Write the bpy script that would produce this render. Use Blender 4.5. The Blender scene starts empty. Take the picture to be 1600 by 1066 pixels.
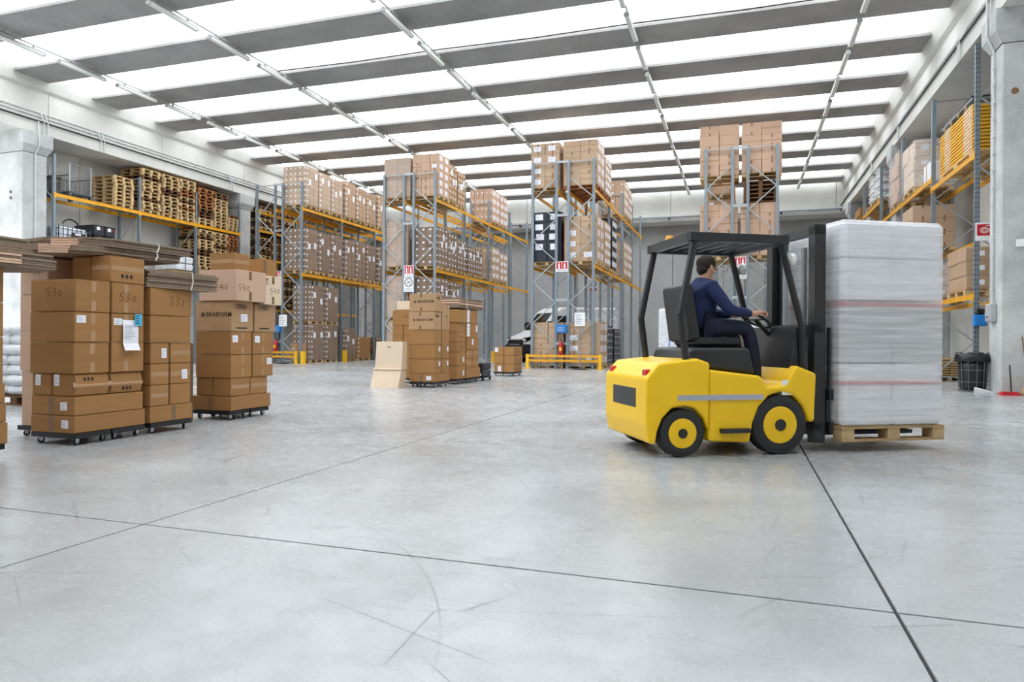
import bpy, bmesh, math, random
from mathutils import Vector, Matrix
random.seed(7)
R = math.radians
SC = bpy.context.scene
COL = SC.collection

# ------------------------------------------------------------------ camera, sky, exposure
YAW = math.atan(358 / 1067)
cam = bpy.data.cameras.new('camera'); cam.lens = 24.0; cam.sensor_width = 36.0; cam.clip_end = 400
cam_ob = bpy.data.objects.new('camera', cam); COL.objects.link(cam_ob)
cam_ob.matrix_world = (Matrix.Translation((0, 0, 1.05)) @ Matrix.Rotation(YAW, 4, 'Z')
                       @ Matrix.Rotation(R(90), 4, 'X') @ Matrix.Rotation(R(0.35), 4, 'Z'))
SC.camera = cam_ob
world = bpy.data.worlds.new('overcast_sky'); SC.world = world; world.use_nodes = True
bg = world.node_tree.nodes['Background']
bg.inputs[0].default_value = (0.94, 0.97, 1.0, 1); bg.inputs[1].default_value = 3.2
SC.view_settings.view_transform = 'Standard'; SC.view_settings.look = 'None'
SC.view_settings.gamma = 1.0; SC.view_settings.exposure = 0.42; SC.view_settings.use_curve_mapping = False
SC.cycles.use_denoising = True
SC.cycles.max_bounces = 8; SC.cycles.transparent_max_bounces = 24; SC.cycles.sample_clamp_indirect = 8

# ------------------------------------------------------------------ materials
M = {}
def mat(name, col, rough=0.6, metal=0.0, var=0.0, nscale=8.0, stretch=(1, 1, 1), bump=0.0, rnd=0.0, spec=0.5, dark=None):
    """plain principled material; var mixes a darker noise, rnd varies each object a little"""
    m = bpy.data.materials.new(name); m.use_nodes = True; nt = m.node_tree; n = nt.nodes; l = nt.links
    b = n['Principled BSDF']; b.inputs['Roughness'].default_value = rough; b.inputs['Metallic'].default_value = metal
    b.inputs['Specular IOR Level'].default_value = spec
    b.inputs['Base Color'].default_value = (*col, 1)
    src = None
    if var or bump:
        tc = n.new('ShaderNodeTexCoord'); mp = n.new('ShaderNodeMapping'); mp.inputs['Scale'].default_value = stretch
        l.new(tc.outputs['Object'], mp.inputs[0])
        no = n.new('ShaderNodeTexNoise'); no.inputs['Scale'].default_value = nscale; no.inputs['Detail'].default_value = 6
        l.new(mp.outputs[0], no.inputs['Vector'])
        if var:
            mx = n.new('ShaderNodeMix'); mx.data_type = 'RGBA'
            mx.inputs[6].default_value = (*col, 1)
            d = dark or tuple(c * (1 - var) for c in col); mx.inputs[7].default_value = (*d, 1)
            cr = n.new('ShaderNodeMapRange'); cr.inputs[1].default_value = 0.35; cr.inputs[2].default_value = 0.7
            l.new(no.outputs[0], cr.inputs[0]); l.new(cr.outputs[0], mx.inputs[0]); src = mx.outputs[2]
            l.new(src, b.inputs['Base Color'])
        if bump:
            bp = n.new('ShaderNodeBump'); bp.inputs['Strength'].default_value = bump; bp.inputs['Distance'].default_value = 0.02
            l.new(no.outputs[0], bp.inputs['Height']); l.new(bp.outputs[0], b.inputs['Normal'])
    if rnd:
        oi = n.new('ShaderNodeObjectInfo'); hs = n.new('ShaderNodeHueSaturation')
        mr = n.new('ShaderNodeMapRange'); mr.inputs[3].default_value = 1 - rnd; mr.inputs[4].default_value = 1 + rnd
        l.new(oi.outputs['Random'], mr.inputs[0]); l.new(mr.outputs[0], hs.inputs['Value'])
        if src: l.new(src, hs.inputs['Color'])
        else: hs.inputs['Color'].default_value = (*col, 1)
        l.new(hs.outputs[0], b.inputs['Base Color'])
    M[name] = m
    return m

def S(r, g, b):                      # sRGB 0-255 to linear
    f = lambda c: (c / 255 / 12.92) if c / 255 <= 0.04045 else ((c / 255 + 0.055) / 1.055) ** 2.4
    return (f(r), f(g), f(b))

mat('kraft', S(166, 122, 76), 0.75, var=0.10, nscale=3, stretch=(1, 1, 6), rnd=0.05, spec=0.25)
mat('kraft_light', S(182, 146, 110), 0.75, var=0.08, nscale=3, stretch=(1, 1, 6), rnd=0.05, spec=0.25)
mat('kraft_pink', S(206, 172, 148), 0.75, var=0.06, nscale=3, rnd=0.03, spec=0.25)
mat('kraft_pale', S(226, 204, 178), 0.75, var=0.06, nscale=3, rnd=0.03, spec=0.25)
mat('kraft_beige', S(194, 166, 140), 0.75, var=0.08, nscale=3, rnd=0.06, spec=0.25)
mat('kraft_dark', S(134, 104, 78), 0.75, var=0.12, nscale=4, rnd=0.05, spec=0.25)
mat('sheet_brown', S(148, 130, 112), 0.85, var=0.25, nscale=60, stretch=(1, 1, 0.2), rnd=0.08, spec=0.2)
mat('sheet_pink', S(226, 190, 164), 0.85, var=0.15, nscale=40, rnd=0.05, spec=0.2)
mat('label', S(240, 240, 248), 0.6, rnd=0.02)
mat('paper_blue', S(70, 180, 220), 0.6)
mat('print_grey', S(160, 162, 176), 0.7)
mat('ink', S(48, 38, 32), 0.8)
mat('pen', S(96, 72, 50), 0.8)
mat('tape', S(180, 143, 106), 0.22, spec=0.6)
mat('tape_brown', S(130, 100, 72), 0.3)
mat('strap', S(225, 220, 210), 0.4)
mat('steel', S(138, 150, 160), 0.45, 0.35, var=0.15, nscale=12, rnd=0.05)
mat('brace', S(175, 182, 186), 0.45, 0.35, rnd=0.05)
mat('steel_dark', S(84, 90, 96), 0.5, 0.4)
mat('beam_yellow', S(240, 172, 30), 0.45, var=0.15, nscale=4, rnd=0.04)
mat('guard_yellow', S(250, 196, 30), 0.5, var=0.1, nscale=6)
mat('wood', S(200, 168, 122), 0.8, var=0.35, nscale=7, stretch=(1, 1, 8), rnd=0.14, spec=0.2)
mat('wood_block', S(212, 182, 138), 0.8, var=0.25, nscale=9, rnd=0.12, spec=0.2)
mat('wood_dark', S(120, 88, 62), 0.85, var=0.35, nscale=7, rnd=0.16, spec=0.2)
mat('wood_red', S(168, 112, 72), 0.8, var=0.3, nscale=7, rnd=0.12, spec=0.2)
mat('black_plastic', S(30, 30, 34), 0.45, rnd=0.1)
mat('crate_dark', S(40, 44, 54), 0.4, rnd=0.1)
mat('rubber', S(40, 41, 44), 0.7)
mat('wheel_grey', S(150, 155, 160), 0.4)
mat('zinc', S(190, 195, 200), 0.3, 0.7)
mat('fork_yellow', S(255, 205, 12), 0.35, var=0.06, nscale=3)
mat('fork_grey', S(176, 176, 184), 0.4)
mat('fork_black', S(34, 35, 38), 0.4)
mat('red_paint', S(200, 30, 40), 0.4)
mat('sign_white', S(240, 240, 240), 0.4)
mat('sign_red', S(196, 22, 40), 0.4)
mat('sign_green', S(14, 90, 60), 0.4)
mat('blue_plastic', S(36, 130, 210), 0.4)
mat('lamp_body', S(150, 152, 150), 0.4)
mat('lamp_tube', S(226, 228, 224), 0.3)
mat('conduit', S(205, 208, 208), 0.4)
mat('cable', S(36, 38, 40), 0.6)
mat('white_paint', S(236, 238, 242), 0.25)
mat('grey_panel', S(176, 178, 180), 0.4)
mat('glass_dark', S(24, 30, 34), 0.08)
mat('bag_white', S(232, 234, 238), 0.55, var=0.12, nscale=14, bump=0.6)
mat('ibc_white', S(226, 232, 240), 0.35)
mat('wire', S(120, 120, 122), 0.4, 0.6)
mat('navy', S(38, 52, 96), 0.85, var=0.2, nscale=12)
mat('navy_dark', S(28, 34, 56), 0.85, var=0.2, nscale=12)
mat('skin', S(214, 162, 132), 0.55)
mat('hair', S(48, 36, 28), 0.7)
mat('shoe', S(30, 28, 28), 0.5)
mat('straw', S(206, 160, 96), 0.9, var=0.4, nscale=60, stretch=(1, 1, 0.1), bump=0.4)
mat('stick', S(126, 98, 76), 0.7, var=0.2)
mat('bin_bag', S(28, 28, 30), 0.3, bump=0.8, nscale=10)
mat('wrap_brown', S(88, 66, 56), 0.25, var=0.3, nscale=9, bump=0.4)
mat('slat_yellow', S(236, 180, 40), 0.5, rnd=0.06)
mat('green', S(20, 120, 84), 0.5)

def concrete(name, c1, c2, rough, scale=1.0, board=0.0, bump=0.15):
    m = bpy.data.materials.new(name); m.use_nodes = True; nt = m.node_tree; n = nt.nodes; l = nt.links
    b = n['Principled BSDF']; b.inputs['Roughness'].default_value = rough
    g = n.new('ShaderNodeNewGeometry')
    a = n.new('ShaderNodeTexNoise'); a.inputs['Scale'].default_value = 0.5 * scale; a.inputs['Detail'].default_value = 8; a.inputs['Roughness'].default_value = 0.65
    l.new(g.outputs['Position'], a.inputs['Vector'])
    f = n.new('ShaderNodeTexNoise'); f.inputs['Scale'].default_value = 14 * scale; f.inputs['Detail'].default_value = 6
    l.new(g.outputs['Position'], f.inputs['Vector'])
    ad = n.new('ShaderNodeMath'); ad.operation = 'MULTIPLY_ADD'; l.new(f.outputs[0], ad.inputs[0]); ad.inputs[1].default_value = 0.35; l.new(a.outputs[0], ad.inputs[2])
    mr = n.new('ShaderNodeMapRange'); mr.inputs[1].default_value = 0.5; mr.inputs[2].default_value = 0.85; l.new(ad.outputs[0], mr.inputs[0])
    mx = n.new('ShaderNodeMix'); mx.data_type = 'RGBA'; mx.inputs[6].default_value = (*c1, 1); mx.inputs[7].default_value = (*c2, 1)
    l.new(mr.outputs[0], mx.inputs[0]); l.new(mx.outputs[2], b.inputs['Base Color'])
    bp = n.new('ShaderNodeBump'); bp.inputs['Strength'].default_value = bump; bp.inputs['Distance'].default_value = 0.01
    l.new(f.outputs[0], bp.inputs['Height']); l.new(bp.outputs[0], b.inputs['Normal'])
    M[name] = m
concrete('wall_concrete', S(224, 223, 219), S(200, 199, 194), 0.85)
concrete('pillar_concrete', S(206, 207, 206), S(166, 168, 168), 0.85, 2.0)
concrete("beam_concrete", S(168, 166, 164), S(140, 138, 136), 0.9)
concrete('wall_grey', S(176, 176, 176), S(158, 158, 158), 0.85)

def floor_material():
    m = bpy.data.materials.new('floor_concrete'); m.use_nodes = True; nt = m.node_tree; n = nt.nodes; l = nt.links
    b = n['Principled BSDF']; g = n.new('ShaderNodeNewGeometry')
    def noise(s, d, r=0.6, dist=0.0, vec=None):
        t = n.new('ShaderNodeTexNoise'); t.inputs['Scale'].default_value = s; t.inputs['Detail'].default_value = d
        t.inputs['Roughness'].default_value = r; t.inputs['Distortion'].default_value = dist
        l.new(vec or g.outputs['Position'], t.inputs['Vector']); return t.outputs[0]
    def rng(x, a, b_, c=0.0, d=1.0):
        t = n.new('ShaderNodeMapRange'); l.new(x, t.inputs[0])
        for i, v in enumerate((a, b_, c, d)): t.inputs[i + 1].default_value = v
        return t.outputs[0]
    def mul(x, y):
        t = n.new('ShaderNodeMath'); t.operation = 'MULTIPLY'; l.new(x, t.inputs[0])
        if isinstance(y, float): t.inputs[1].default_value = y
        else: l.new(y, t.inputs[1])
        return t.outputs[0]
    def mix(f, c1, c2):
        t = n.new('ShaderNodeMix'); t.data_type = 'RGBA'; l.new(f, t.inputs[0])
        for i, c in ((6, c1), (7, c2)):
            if isinstance(c, tuple): t.inputs[i].default_value = (*c, 1)
            else: l.new(c, t.inputs[i])
        return t.outputs[2]
    cloud = noise(0.45, 7, 0.58, 0.4)
    fine = noise(4.0, 10, 0.75)
    col = mix(rng(cloud, 0.34, 0.68), S(190, 193, 196), S(150, 151, 152))
    col = mix(mul(rng(fine, 0.44, 0.66), 0.3), col, S(138, 139, 140))
    grain = noise(70.0, 3, 0.6)
    col = mix(mul(rng(grain, 0.45, 0.75), 0.22), col, S(110, 111, 112))
    # tyre scuffs and scratches: thin edges of large distorted cells, each layer turned its own way
    for k, (sc, th, ang, st) in enumerate(((0.30, 0.0024, 24, 1.6), (0.42, 0.0030, -35, 2.4), (0.62, 0.0045, 65, 3.2), (0.5, 0.004, 8, 4.0))):
        mp = n.new('ShaderNodeMapping'); mp.inputs['Rotation'].default_value = (0, 0, R(ang)); mp.inputs['Scale'].default_value = (1, st, 1)
        mp.inputs['Location'].default_value = (k * 3.7, k * 1.3, 0)
        l.new(g.outputs['Position'], mp.inputs[0])
        v = n.new('ShaderNodeTexVoronoi'); v.feature = 'DISTANCE_TO_EDGE'; v.inputs['Scale'].default_value = sc
        l.new(mp.outputs[0], v.inputs['Vector'])
        line = rng(v.outputs['Distance'], 0.0, th, 1.0, 0.0)
        mask = rng(noise(0.7 + k * 0.4, 2, 0.5, 0, g.outputs['Position']), 0.46, 0.6)
        col = mix(mul(mul(line, mask), 0.6), col, S(92, 88, 84))
    # hairline drag marks: very stretched noise, two directions
    for ang, sc in ((24, 5.0), (-52, 4.0), (80, 3.0)):
        mp = n.new('ShaderNodeMapping'); mp.inputs['Rotation'].default_value = (0, 0, R(ang)); mp.inputs['Scale'].default_value = (.22, 9, 1)
        l.new(g.outputs['Position'], mp.inputs[0])
        h = rng(noise(sc, 3, 0.6, 0.3, mp.outputs[0]), 0.66, 0.74)
        col = mix(mul(mul(h, rng(noise(0.8, 2), 0.42, 0.6)), 0.4), col, S(104, 101, 98))
    # turning arcs left by rubber wheels
    for cx, cy, rad, w in ((-3.4, 1.2, 2.6, .008), (-1.0, 7.0, 3.9, .007), (2.4, 3.2, 2.3, .007), (-6.0, 8.8, 1.7, .008), (-1.9, 2.2, 1.15, .006)):
        d = n.new('ShaderNodeVectorMath'); d.operation = 'DISTANCE'; l.new(g.outputs['Position'], d.inputs[0]); d.inputs[1].default_value = (cx, cy, 0)
        q = n.new('ShaderNodeMath'); q.operation = 'SUBTRACT'; l.new(d.outputs['Value'], q.inputs[0]); q.inputs[1].default_value = rad
        q2 = n.new('ShaderNodeMath'); q2.operation = 'ABSOLUTE'; l.new(q.outputs[0], q2.inputs[0])
        col = mix(mul(mul(rng(q2.outputs[0], 0, w, 1, 0), rng(noise(0.9, 2), 0.44, 0.58)), 0.5), col, S(96, 94, 92))
    l.new(col, b.inputs['Base Color'])
    l.new(rng(fine, 0.3, 0.75, 0.14, 0.4), b.inputs['Roughness'])
    b.inputs['Specular IOR Level'].default_value = 0.38
    bp = n.new('ShaderNodeBump'); bp.inputs['Strength'].default_value = 0.06; bp.inputs['Distance'].default_value = 0.01
    l.new(fine, bp.inputs['Height']); l.new(bp.outputs[0], b.inputs['Normal'])
    M['floor'] = m
floor_material()

def film_material(name, alpha, tint=(1, 1, 1), streak=3.0, stretch=(.7, .7, 9), lo=.5, hi=1.7, bump=.25):
    """stretch film: clear sheet with milky creases"""
    m = bpy.data.materials.new(name); m.use_nodes = True; nt = m.node_tree; n = nt.nodes; l = nt.links
    n.remove(n['Principled BSDF']); out = n['Material Output']
    tc = n.new('ShaderNodeTexCoord'); mp = n.new('ShaderNodeMapping'); mp.inputs['Scale'].default_value = stretch
    l.new(tc.outputs['Object'], mp.inputs[0])
    no = n.new('ShaderNodeTexNoise'); no.inputs['Scale'].default_value = streak; no.inputs['Detail'].default_value = 5; no.inputs['Distortion'].default_value = 0.8
    l.new(mp.outputs[0], no.inputs['Vector'])
    mr = n.new('ShaderNodeMapRange'); mr.inputs[1].default_value = 0.4; mr.inputs[2].default_value = 0.75
    mr.inputs[3].default_value = alpha * lo; mr.inputs[4].default_value = min(1, alpha * hi)
    l.new(no.outputs[0], mr.inputs[0])
    tr = n.new('ShaderNodeBsdfTransparent')
    pr = n.new('ShaderNodeBsdfPrincipled'); pr.inputs['Base Color'].default_value = (*tint, 1); pr.inputs['Roughness'].default_value = 0.25
    bp = n.new('ShaderNodeBump'); bp.inputs['Strength'].default_value = bump; bp.inputs['Distance'].default_value = 0.015
    l.new(no.outputs[0], bp.inputs['Height']); l.new(bp.outputs[0], pr.inputs['Normal'])
    mx = n.new('ShaderNodeMixShader'); l.new(mr.outputs[0], mx.inputs[0]); l.new(tr.outputs[0], mx.inputs[1]); l.new(pr.outputs[0], mx.inputs[2])
    l.new(mx.outputs[0], out.inputs[0]); M[name] = m
film_material('film', 0.10)
film_material('film_milky', 0.26, (0.9, 0.92, 0.96), 3.0, (.7, .7, 9), .7, 1.4, .15)
film_material('film_white', 0.5, (0.93, 0.94, 0.97), 2.0, (.5, .5, 14), .7, 1.4, .12)
def pane_material():
    m = bpy.data.materials.new('skylight_sheet'); m.use_nodes = True; nt = m.node_tree; n = nt.nodes; l = nt.links
    n.remove(n['Principled BSDF'])
    tr = n.new('ShaderNodeBsdfTransparent'); tr.inputs[0].default_value = (0.96, 0.98, 0.98, 1)
    tl = n.new('ShaderNodeBsdfTranslucent'); tl.inputs[0].default_value = (0.9, 0.93, 0.93, 1)
    mx = n.new('ShaderNodeMixShader'); mx.inputs[0].default_value = 0.22
    l.new(tr.outputs[0], mx.inputs[1]); l.new(tl.outputs[0], mx.inputs[2]); l.new(mx.outputs[0], n['Material Output'].inputs[0])
    M['pane'] = m
pane_material()

# ------------------------------------------------------------------ mesh helpers
class MB:
    def __init__(self): self.v = []; self.f = []; self.m = []
    def add(self, vs, fs, mi=0):
        o = len(self.v); self.v += [tuple(p) for p in vs]; self.f += [tuple(i + o for i in f) for f in fs]; self.m += [mi] * len(fs)
        return self
    def box(self, x0, x1, y0, y1, z0, z1, mi=0, c=0.0):
        if not c:
            return self.add([(x0, y0, z0), (x1, y0, z0), (x1, y1, z0), (x0, y1, z0), (x0, y0, z1), (x1, y0, z1), (x1, y1, z1), (x0, y1, z1)],
                            [(0, 3, 2, 1), (4, 5, 6, 7), (0, 1, 5, 4), (1, 2, 6, 5), (2, 3, 7, 6), (3, 0, 4, 7)], mi)
        # chamfered on every edge: three quads meet per corner
        vs = []; idx = {}
        X = (x0, x1); Y = (y0, y1); Z = (z0, z1)
        for i in (0, 1):
            for j in (0, 1):
                for k in (0, 1):
                    sx = c if i == 0 else -c; sy = c if j == 0 else -c; sz = c if k == 0 else -c
                    for a, p in enumerate(((X[i], Y[j] + sy, Z[k] + sz), (X[i] + sx, Y[j], Z[k] + sz), (X[i] + sx, Y[j] + sy, Z[k]))):
                        idx[i, j, k, a] = len(vs); vs.append(p)
        I = lambda i, j, k, a: idx[i, j, k, a]
        fs = []
        for i in (0, 1):
            q = [I(i, 0, 0, 0), I(i, 1, 0, 0), I(i, 1, 1, 0), I(i, 0, 1, 0)]; fs.append(q if i else q[::-1])
            q = [I(0, i, 0, 1), I(1, i, 0, 1), I(1, i, 1, 1), I(0, i, 1, 1)]; fs.append(q[::-1] if i else q)
            q = [I(0, 0, i, 2), I(1, 0, i, 2), I(1, 1, i, 2), I(0, 1, i, 2)]; fs.append(q if i else q[::-1])
        for i in (0, 1):
            for j in (0, 1):
                q = [I(i, j, 0, 0), I(i, j, 0, 1), I(i, j, 1, 1), I(i, j, 1, 0)]; fs.append(q if i == j else q[::-1]) if False else fs.append(q[::-1] if i == j else q)
                q = [I(i, 0, j, 0), I(i, 1, j, 0), I(i, 1, j, 2), I(i, 0, j, 2)]; fs.append(q[::-1] if i != j else q)
                q = [I(0, i, j, 1), I(1, i, j, 1), I(1, i, j, 2), I(0, i, j, 2)]; fs.append(q[::-1] if i == j else q)
                for k in (0, 1):
                    t = [I(i, j, k, 0), I(i, j, k, 1), I(i, j, k, 2)]; fs.append(t if (i + j + k) % 2 else t[::-1])
        return self.add(vs, fs, mi)
    def bar(self, p, q, w, h, mi=0, up=(0, 0, 1)):
        p = Vector(p); q = Vector(q); d = (q - p).normalized(); u = Vector(up)
        if abs(d.dot(u)) > 0.98: u = Vector((1, 0, 0))
        s = d.cross(u).normalized() * (w / 2); t = s.cross(d).normalized() * (h / 2)
        vs = [p - s - t, p + s - t, p + s + t, p - s + t, q - s - t, q + s - t, q + s + t, q - s + t]
        return self.add(vs, [(0, 1, 2, 3), (7, 6, 5, 4), (0, 4, 5, 1), (1, 5, 6, 2), (2, 6, 7, 3), (3, 7, 4, 0)], mi)
    def tube(self, p, q, r, n=8, mi=0, r2=None):
        p = Vector(p); q = Vector(q); d = (q - p).normalized(); u = Vector((0, 0, 1)) if abs(d.z) < 0.9 else Vector((1, 0, 0))
        s = d.cross(u).normalized(); t = s.cross(d); r2 = r if r2 is None else r2
        vs = []
        for c, rr in ((p, r), (q, r2)):
            for k in range(n):
                a = 2 * math.pi * k / n; vs.append(c + s * math.cos(a) * rr + t * math.sin(a) * rr)
        fs = [(k, (k + 1) % n, n + (k + 1) % n, n + k) for k in range(n)] + [tuple(range(n - 1, -1, -1)), tuple(range(n, 2 * n))]
        return self.add(vs, fs, mi)
    def path(self, pts, r, n=6, mi=0):
        for a, b in zip(pts, pts[1:]): self.tube(a, b, r, n, mi)
        return self
    def prism(self, poly, f, a, b, mi=0):
        """poly of 2D points, f(u,v,w) -> point, extruded w = a..b"""
        n = len(poly); vs = [f(u, v, a) for u, v in poly] + [f(u, v, b) for u, v in poly]
        fs = [(k, (k + 1) % n, n + (k + 1) % n, n + k) for k in range(n)] + [tuple(range(n - 1, -1, -1)), tuple(range(n, 2 * n))]
        return self.add(vs, fs, mi)
    def lathe(self, prof, c, n=20, mi=0, axis='z'):
        vs = []; c = Vector(c)
        for r, h in prof:
            for k in range(n):
                a = 2 * math.pi * k / n; x, y = r * math.cos(a), r * math.sin(a)
                vs.append(c + (Vector((x, y, h)) if axis == 'z' else Vector((x, h, y)) if axis == 'y' else Vector((h, x, y))))
        fs = [(i * n + k, i * n + (k + 1) % n, (i + 1) * n + (k + 1) % n, (i + 1) * n + k) for i in range(len(prof) - 1) for k in range(n)]
        fs += [tuple(range(n - 1, -1, -1)), tuple(range((len(prof) - 1) * n, len(prof) * n))]
        return self.add(vs, fs, mi)
    def ball(self, c, rx, ry, rz, mi=0, n=10, m=7):
        prof = [(max(0.001, math.sin(math.pi * i / m)), -math.cos(math.pi * i / m)) for i in range(m + 1)]
        vs = []
        for r, h in prof:
            for k in range(n):
                a = 2 * math.pi * k / n; vs.append((c[0] + rx * r * math.cos(a), c[1] + ry * r * math.sin(a), c[2] + rz * h))
        fs = [(i * n + k, i * n + (k + 1) % n, (i + 1) * n + (k + 1) % n, (i + 1) * n + k) for i in range(m) for k in range(n)]
        return self.add(vs, fs, mi)
    def mesh(self, name, mats, smooth=False, fix=True):
        me = bpy.data.meshes.new(name); me.from_pydata(self.v, [], self.f)
        for x in (mats if isinstance(mats, (list, tuple)) else [mats]): me.materials.append(M[x])
        if any(self.m): me.polygons.foreach_set('material_index', self.m)
        if fix:
            bm = bmesh.new(); bm.from_mesh(me); bmesh.ops.recalc_face_normals(bm, faces=bm.faces); bm.to_mesh(me); bm.free()
        if smooth: me.polygons.foreach_set('use_smooth', [True] * len(me.polygons))
        me.update(); return me
    def build(self, name, mats, parent=None, loc=None, smooth=False, fix=True):
        return link(name, self.mesh(name, mats, smooth, fix), parent, loc)

def link(name, me, parent=None, loc=None, rz=None):
    o = bpy.data.objects.new(name, me); COL.objects.link(o)
    if parent is not None: o.parent = parent
    if loc is not None: o.location = loc
    if rz is not None: o.rotation_euler = (0, 0, rz)
    return o

LABELS = {}
def tag(o, label=None, cat=None, group=None, kind=None):
    if label:
        if not 4 <= len(label.split()) <= 16: print('LABEL LENGTH', label)
        if label in LABELS: print('DUPLICATE LABEL', label)
        LABELS[label] = 1; o['label'] = label
    if cat: o['category'] = cat
    if group: o['group'] = group
    if kind: o['kind'] = kind
    return o
def thing(name, label, cat, loc=(0, 0, 0), rz=0.0, group=None):
    o = bpy.data.objects.new(name, None); o.empty_display_size = 0.1; COL.objects.link(o); o.location = loc; o.rotation_euler = (0, 0, rz)
    return tag(o, label, cat, group)
def structure(name, loc=(0, 0, 0)):
    o = bpy.data.objects.new(name, None); COL.objects.link(o); o.location = loc; o['kind'] = 'structure'; return o
ORD = 'zeroth first second third fourth fifth sixth seventh eighth ninth tenth eleventh twelfth thirteenth fourteenth fifteenth sixteenth seventeenth eighteenth nineteenth twentieth'.split()

_txt = {}
def text_mesh(s, size, material, bold=0.0):
    k = (s, size, material)
    if k not in _txt:
        cu = bpy.data.curves.new('lettering', 'FONT'); cu.body = s; cu.size = size; cu.offset = bold; cu.extrude = 0.0006; cu.resolution_u = 2
        ob = bpy.data.objects.new('lettering', cu); COL.objects.link(ob)
        dg = bpy.context.evaluated_depsgraph_get(); me = bpy.data.meshes.new_from_object(ob.evaluated_get(dg))
        bpy.data.objects.remove(ob); me.materials.clear(); me.materials.append(M[material]); _txt[k] = me
    return _txt[k]
FACE_Y = (R(90), 0, 0)               # lies on a face looking towards -Y
FACE_X = (R(90), 0, R(90))           # lies on a face looking towards +X
STROKES = {'S': [[(.9, .95), (.3, .9), (.15, .7), (.7, .5), (.75, .2), (.2, 0)]], '5': [[(.9, 1), (.3, .95), (.2, .55), (.7, .55), (.7, .15), (.1, 0)]],
           '3': [[(.1, .95), (.8, .95), (.4, .55), (.85, .3), (.3, 0)]], '0': [[(.5, .85), (.15, .5), (.5, .15), (.85, .5), (.5, .85)]],
           '1': [[(.5, .95), (.45, .05)]], '4': [[(.5, 1), (.1, .4), (.9, .45)], [(.75, .8), (.7, 0)]], '7': [[(.1, .95), (.85, .95), (.35, 0)]],
           '6': [[(.8, 1), (.2, .5), (.3, .1), (.8, .2), (.3, .45)]]}
def strokes_mb(s, size, w=0.006):
    mb = MB()
    for i, ch in enumerate(s):
        for pl in STROKES.get(ch, []):
            pts = [((i * 0.85 + x * 0.8) * size, (y + 0.06 * (i % 2)) * size, 0) for x, y in pl]
            for a, b in zip(pts, pts[1:]): mb.bar(a, b, w, 0.0012)
    return mb
def icon_mb(kind, s):
    """printed handling marks; drawn in the XY plane, s = size"""
    mb = MB(); q = lambda x0, x1, y0, y1: mb.box(x0 * s, x1 * s, y0 * s, y1 * s, 0, 0.001)
    def arrow(x):
        q(x - .04, x + .04, 0, .7); mb.prism([((x - .14) * s, .65 * s), ((x + .14) * s, .65 * s), (x * s, 1 * s)], lambda u, v, w: (u, v, w), 0, 0.001)
    if kind == 'arrows': arrow(.15); arrow(.45); q(0, .6, -.12, -.05)
    if kind == 'row':            # arrow, boxed marks, arrow along one line
        arrow(.15); arrow(3.35)
        for k in range(3):
            x = .45 + k * .9
            q(x, x + .8, .92, 1.0); q(x, x + .8, 0, .08); q(x, x + .08, 0, 1); q(x + .72, x + .8, 0, 1)
            if k == 0: q(x + .36, x + .44, .2, .5); mb.prism([((x + .2) * s, .8 * s), ((x + .6) * s, .8 * s), ((x + .4) * s, .45 * s)], lambda u, v, w: (u, v, w), 0, .001)
            if k == 1: mb.prism([((x + .4 + .28 * math.cos(a)) * s, (.5 + .28 * math.sin(a)) * s) for a in [i * math.pi / 6 for i in range(7)]], lambda u, v, w: (u, v, w), 0, .001); q(x + .37, x + .43, .15, .5)
            if k == 2: q(x + .2, x + .6, .2, .45); q(x + .3, x + .5, .45, .8)
    if kind == 'marks':          # three small symbols in a row
        for k in range(3):
            x = k * 1.2
            mb.prism([((x + .5 + .42 * math.cos(a)) * s, (.5 + .42 * math.sin(a)) * s) for a in [i * math.pi / 4 for i in range(8)]], lambda u, v, w: (u, v, w), 0, .001)
            q(x + .1, x + .9, -.1, .02)
    if kind == 'emblem':         # round mark in front of the printed name
        for k in range(12):
            a = k * math.pi / 6; mb.bar((.12 * s * math.cos(a), .12 * s * math.sin(a), 0), (.5 * s * math.cos(a), .5 * s * math.sin(a), 0), .1 * s, .001)
    if kind == 'line': q(0, 4, 0, .35)
    return mb

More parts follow.
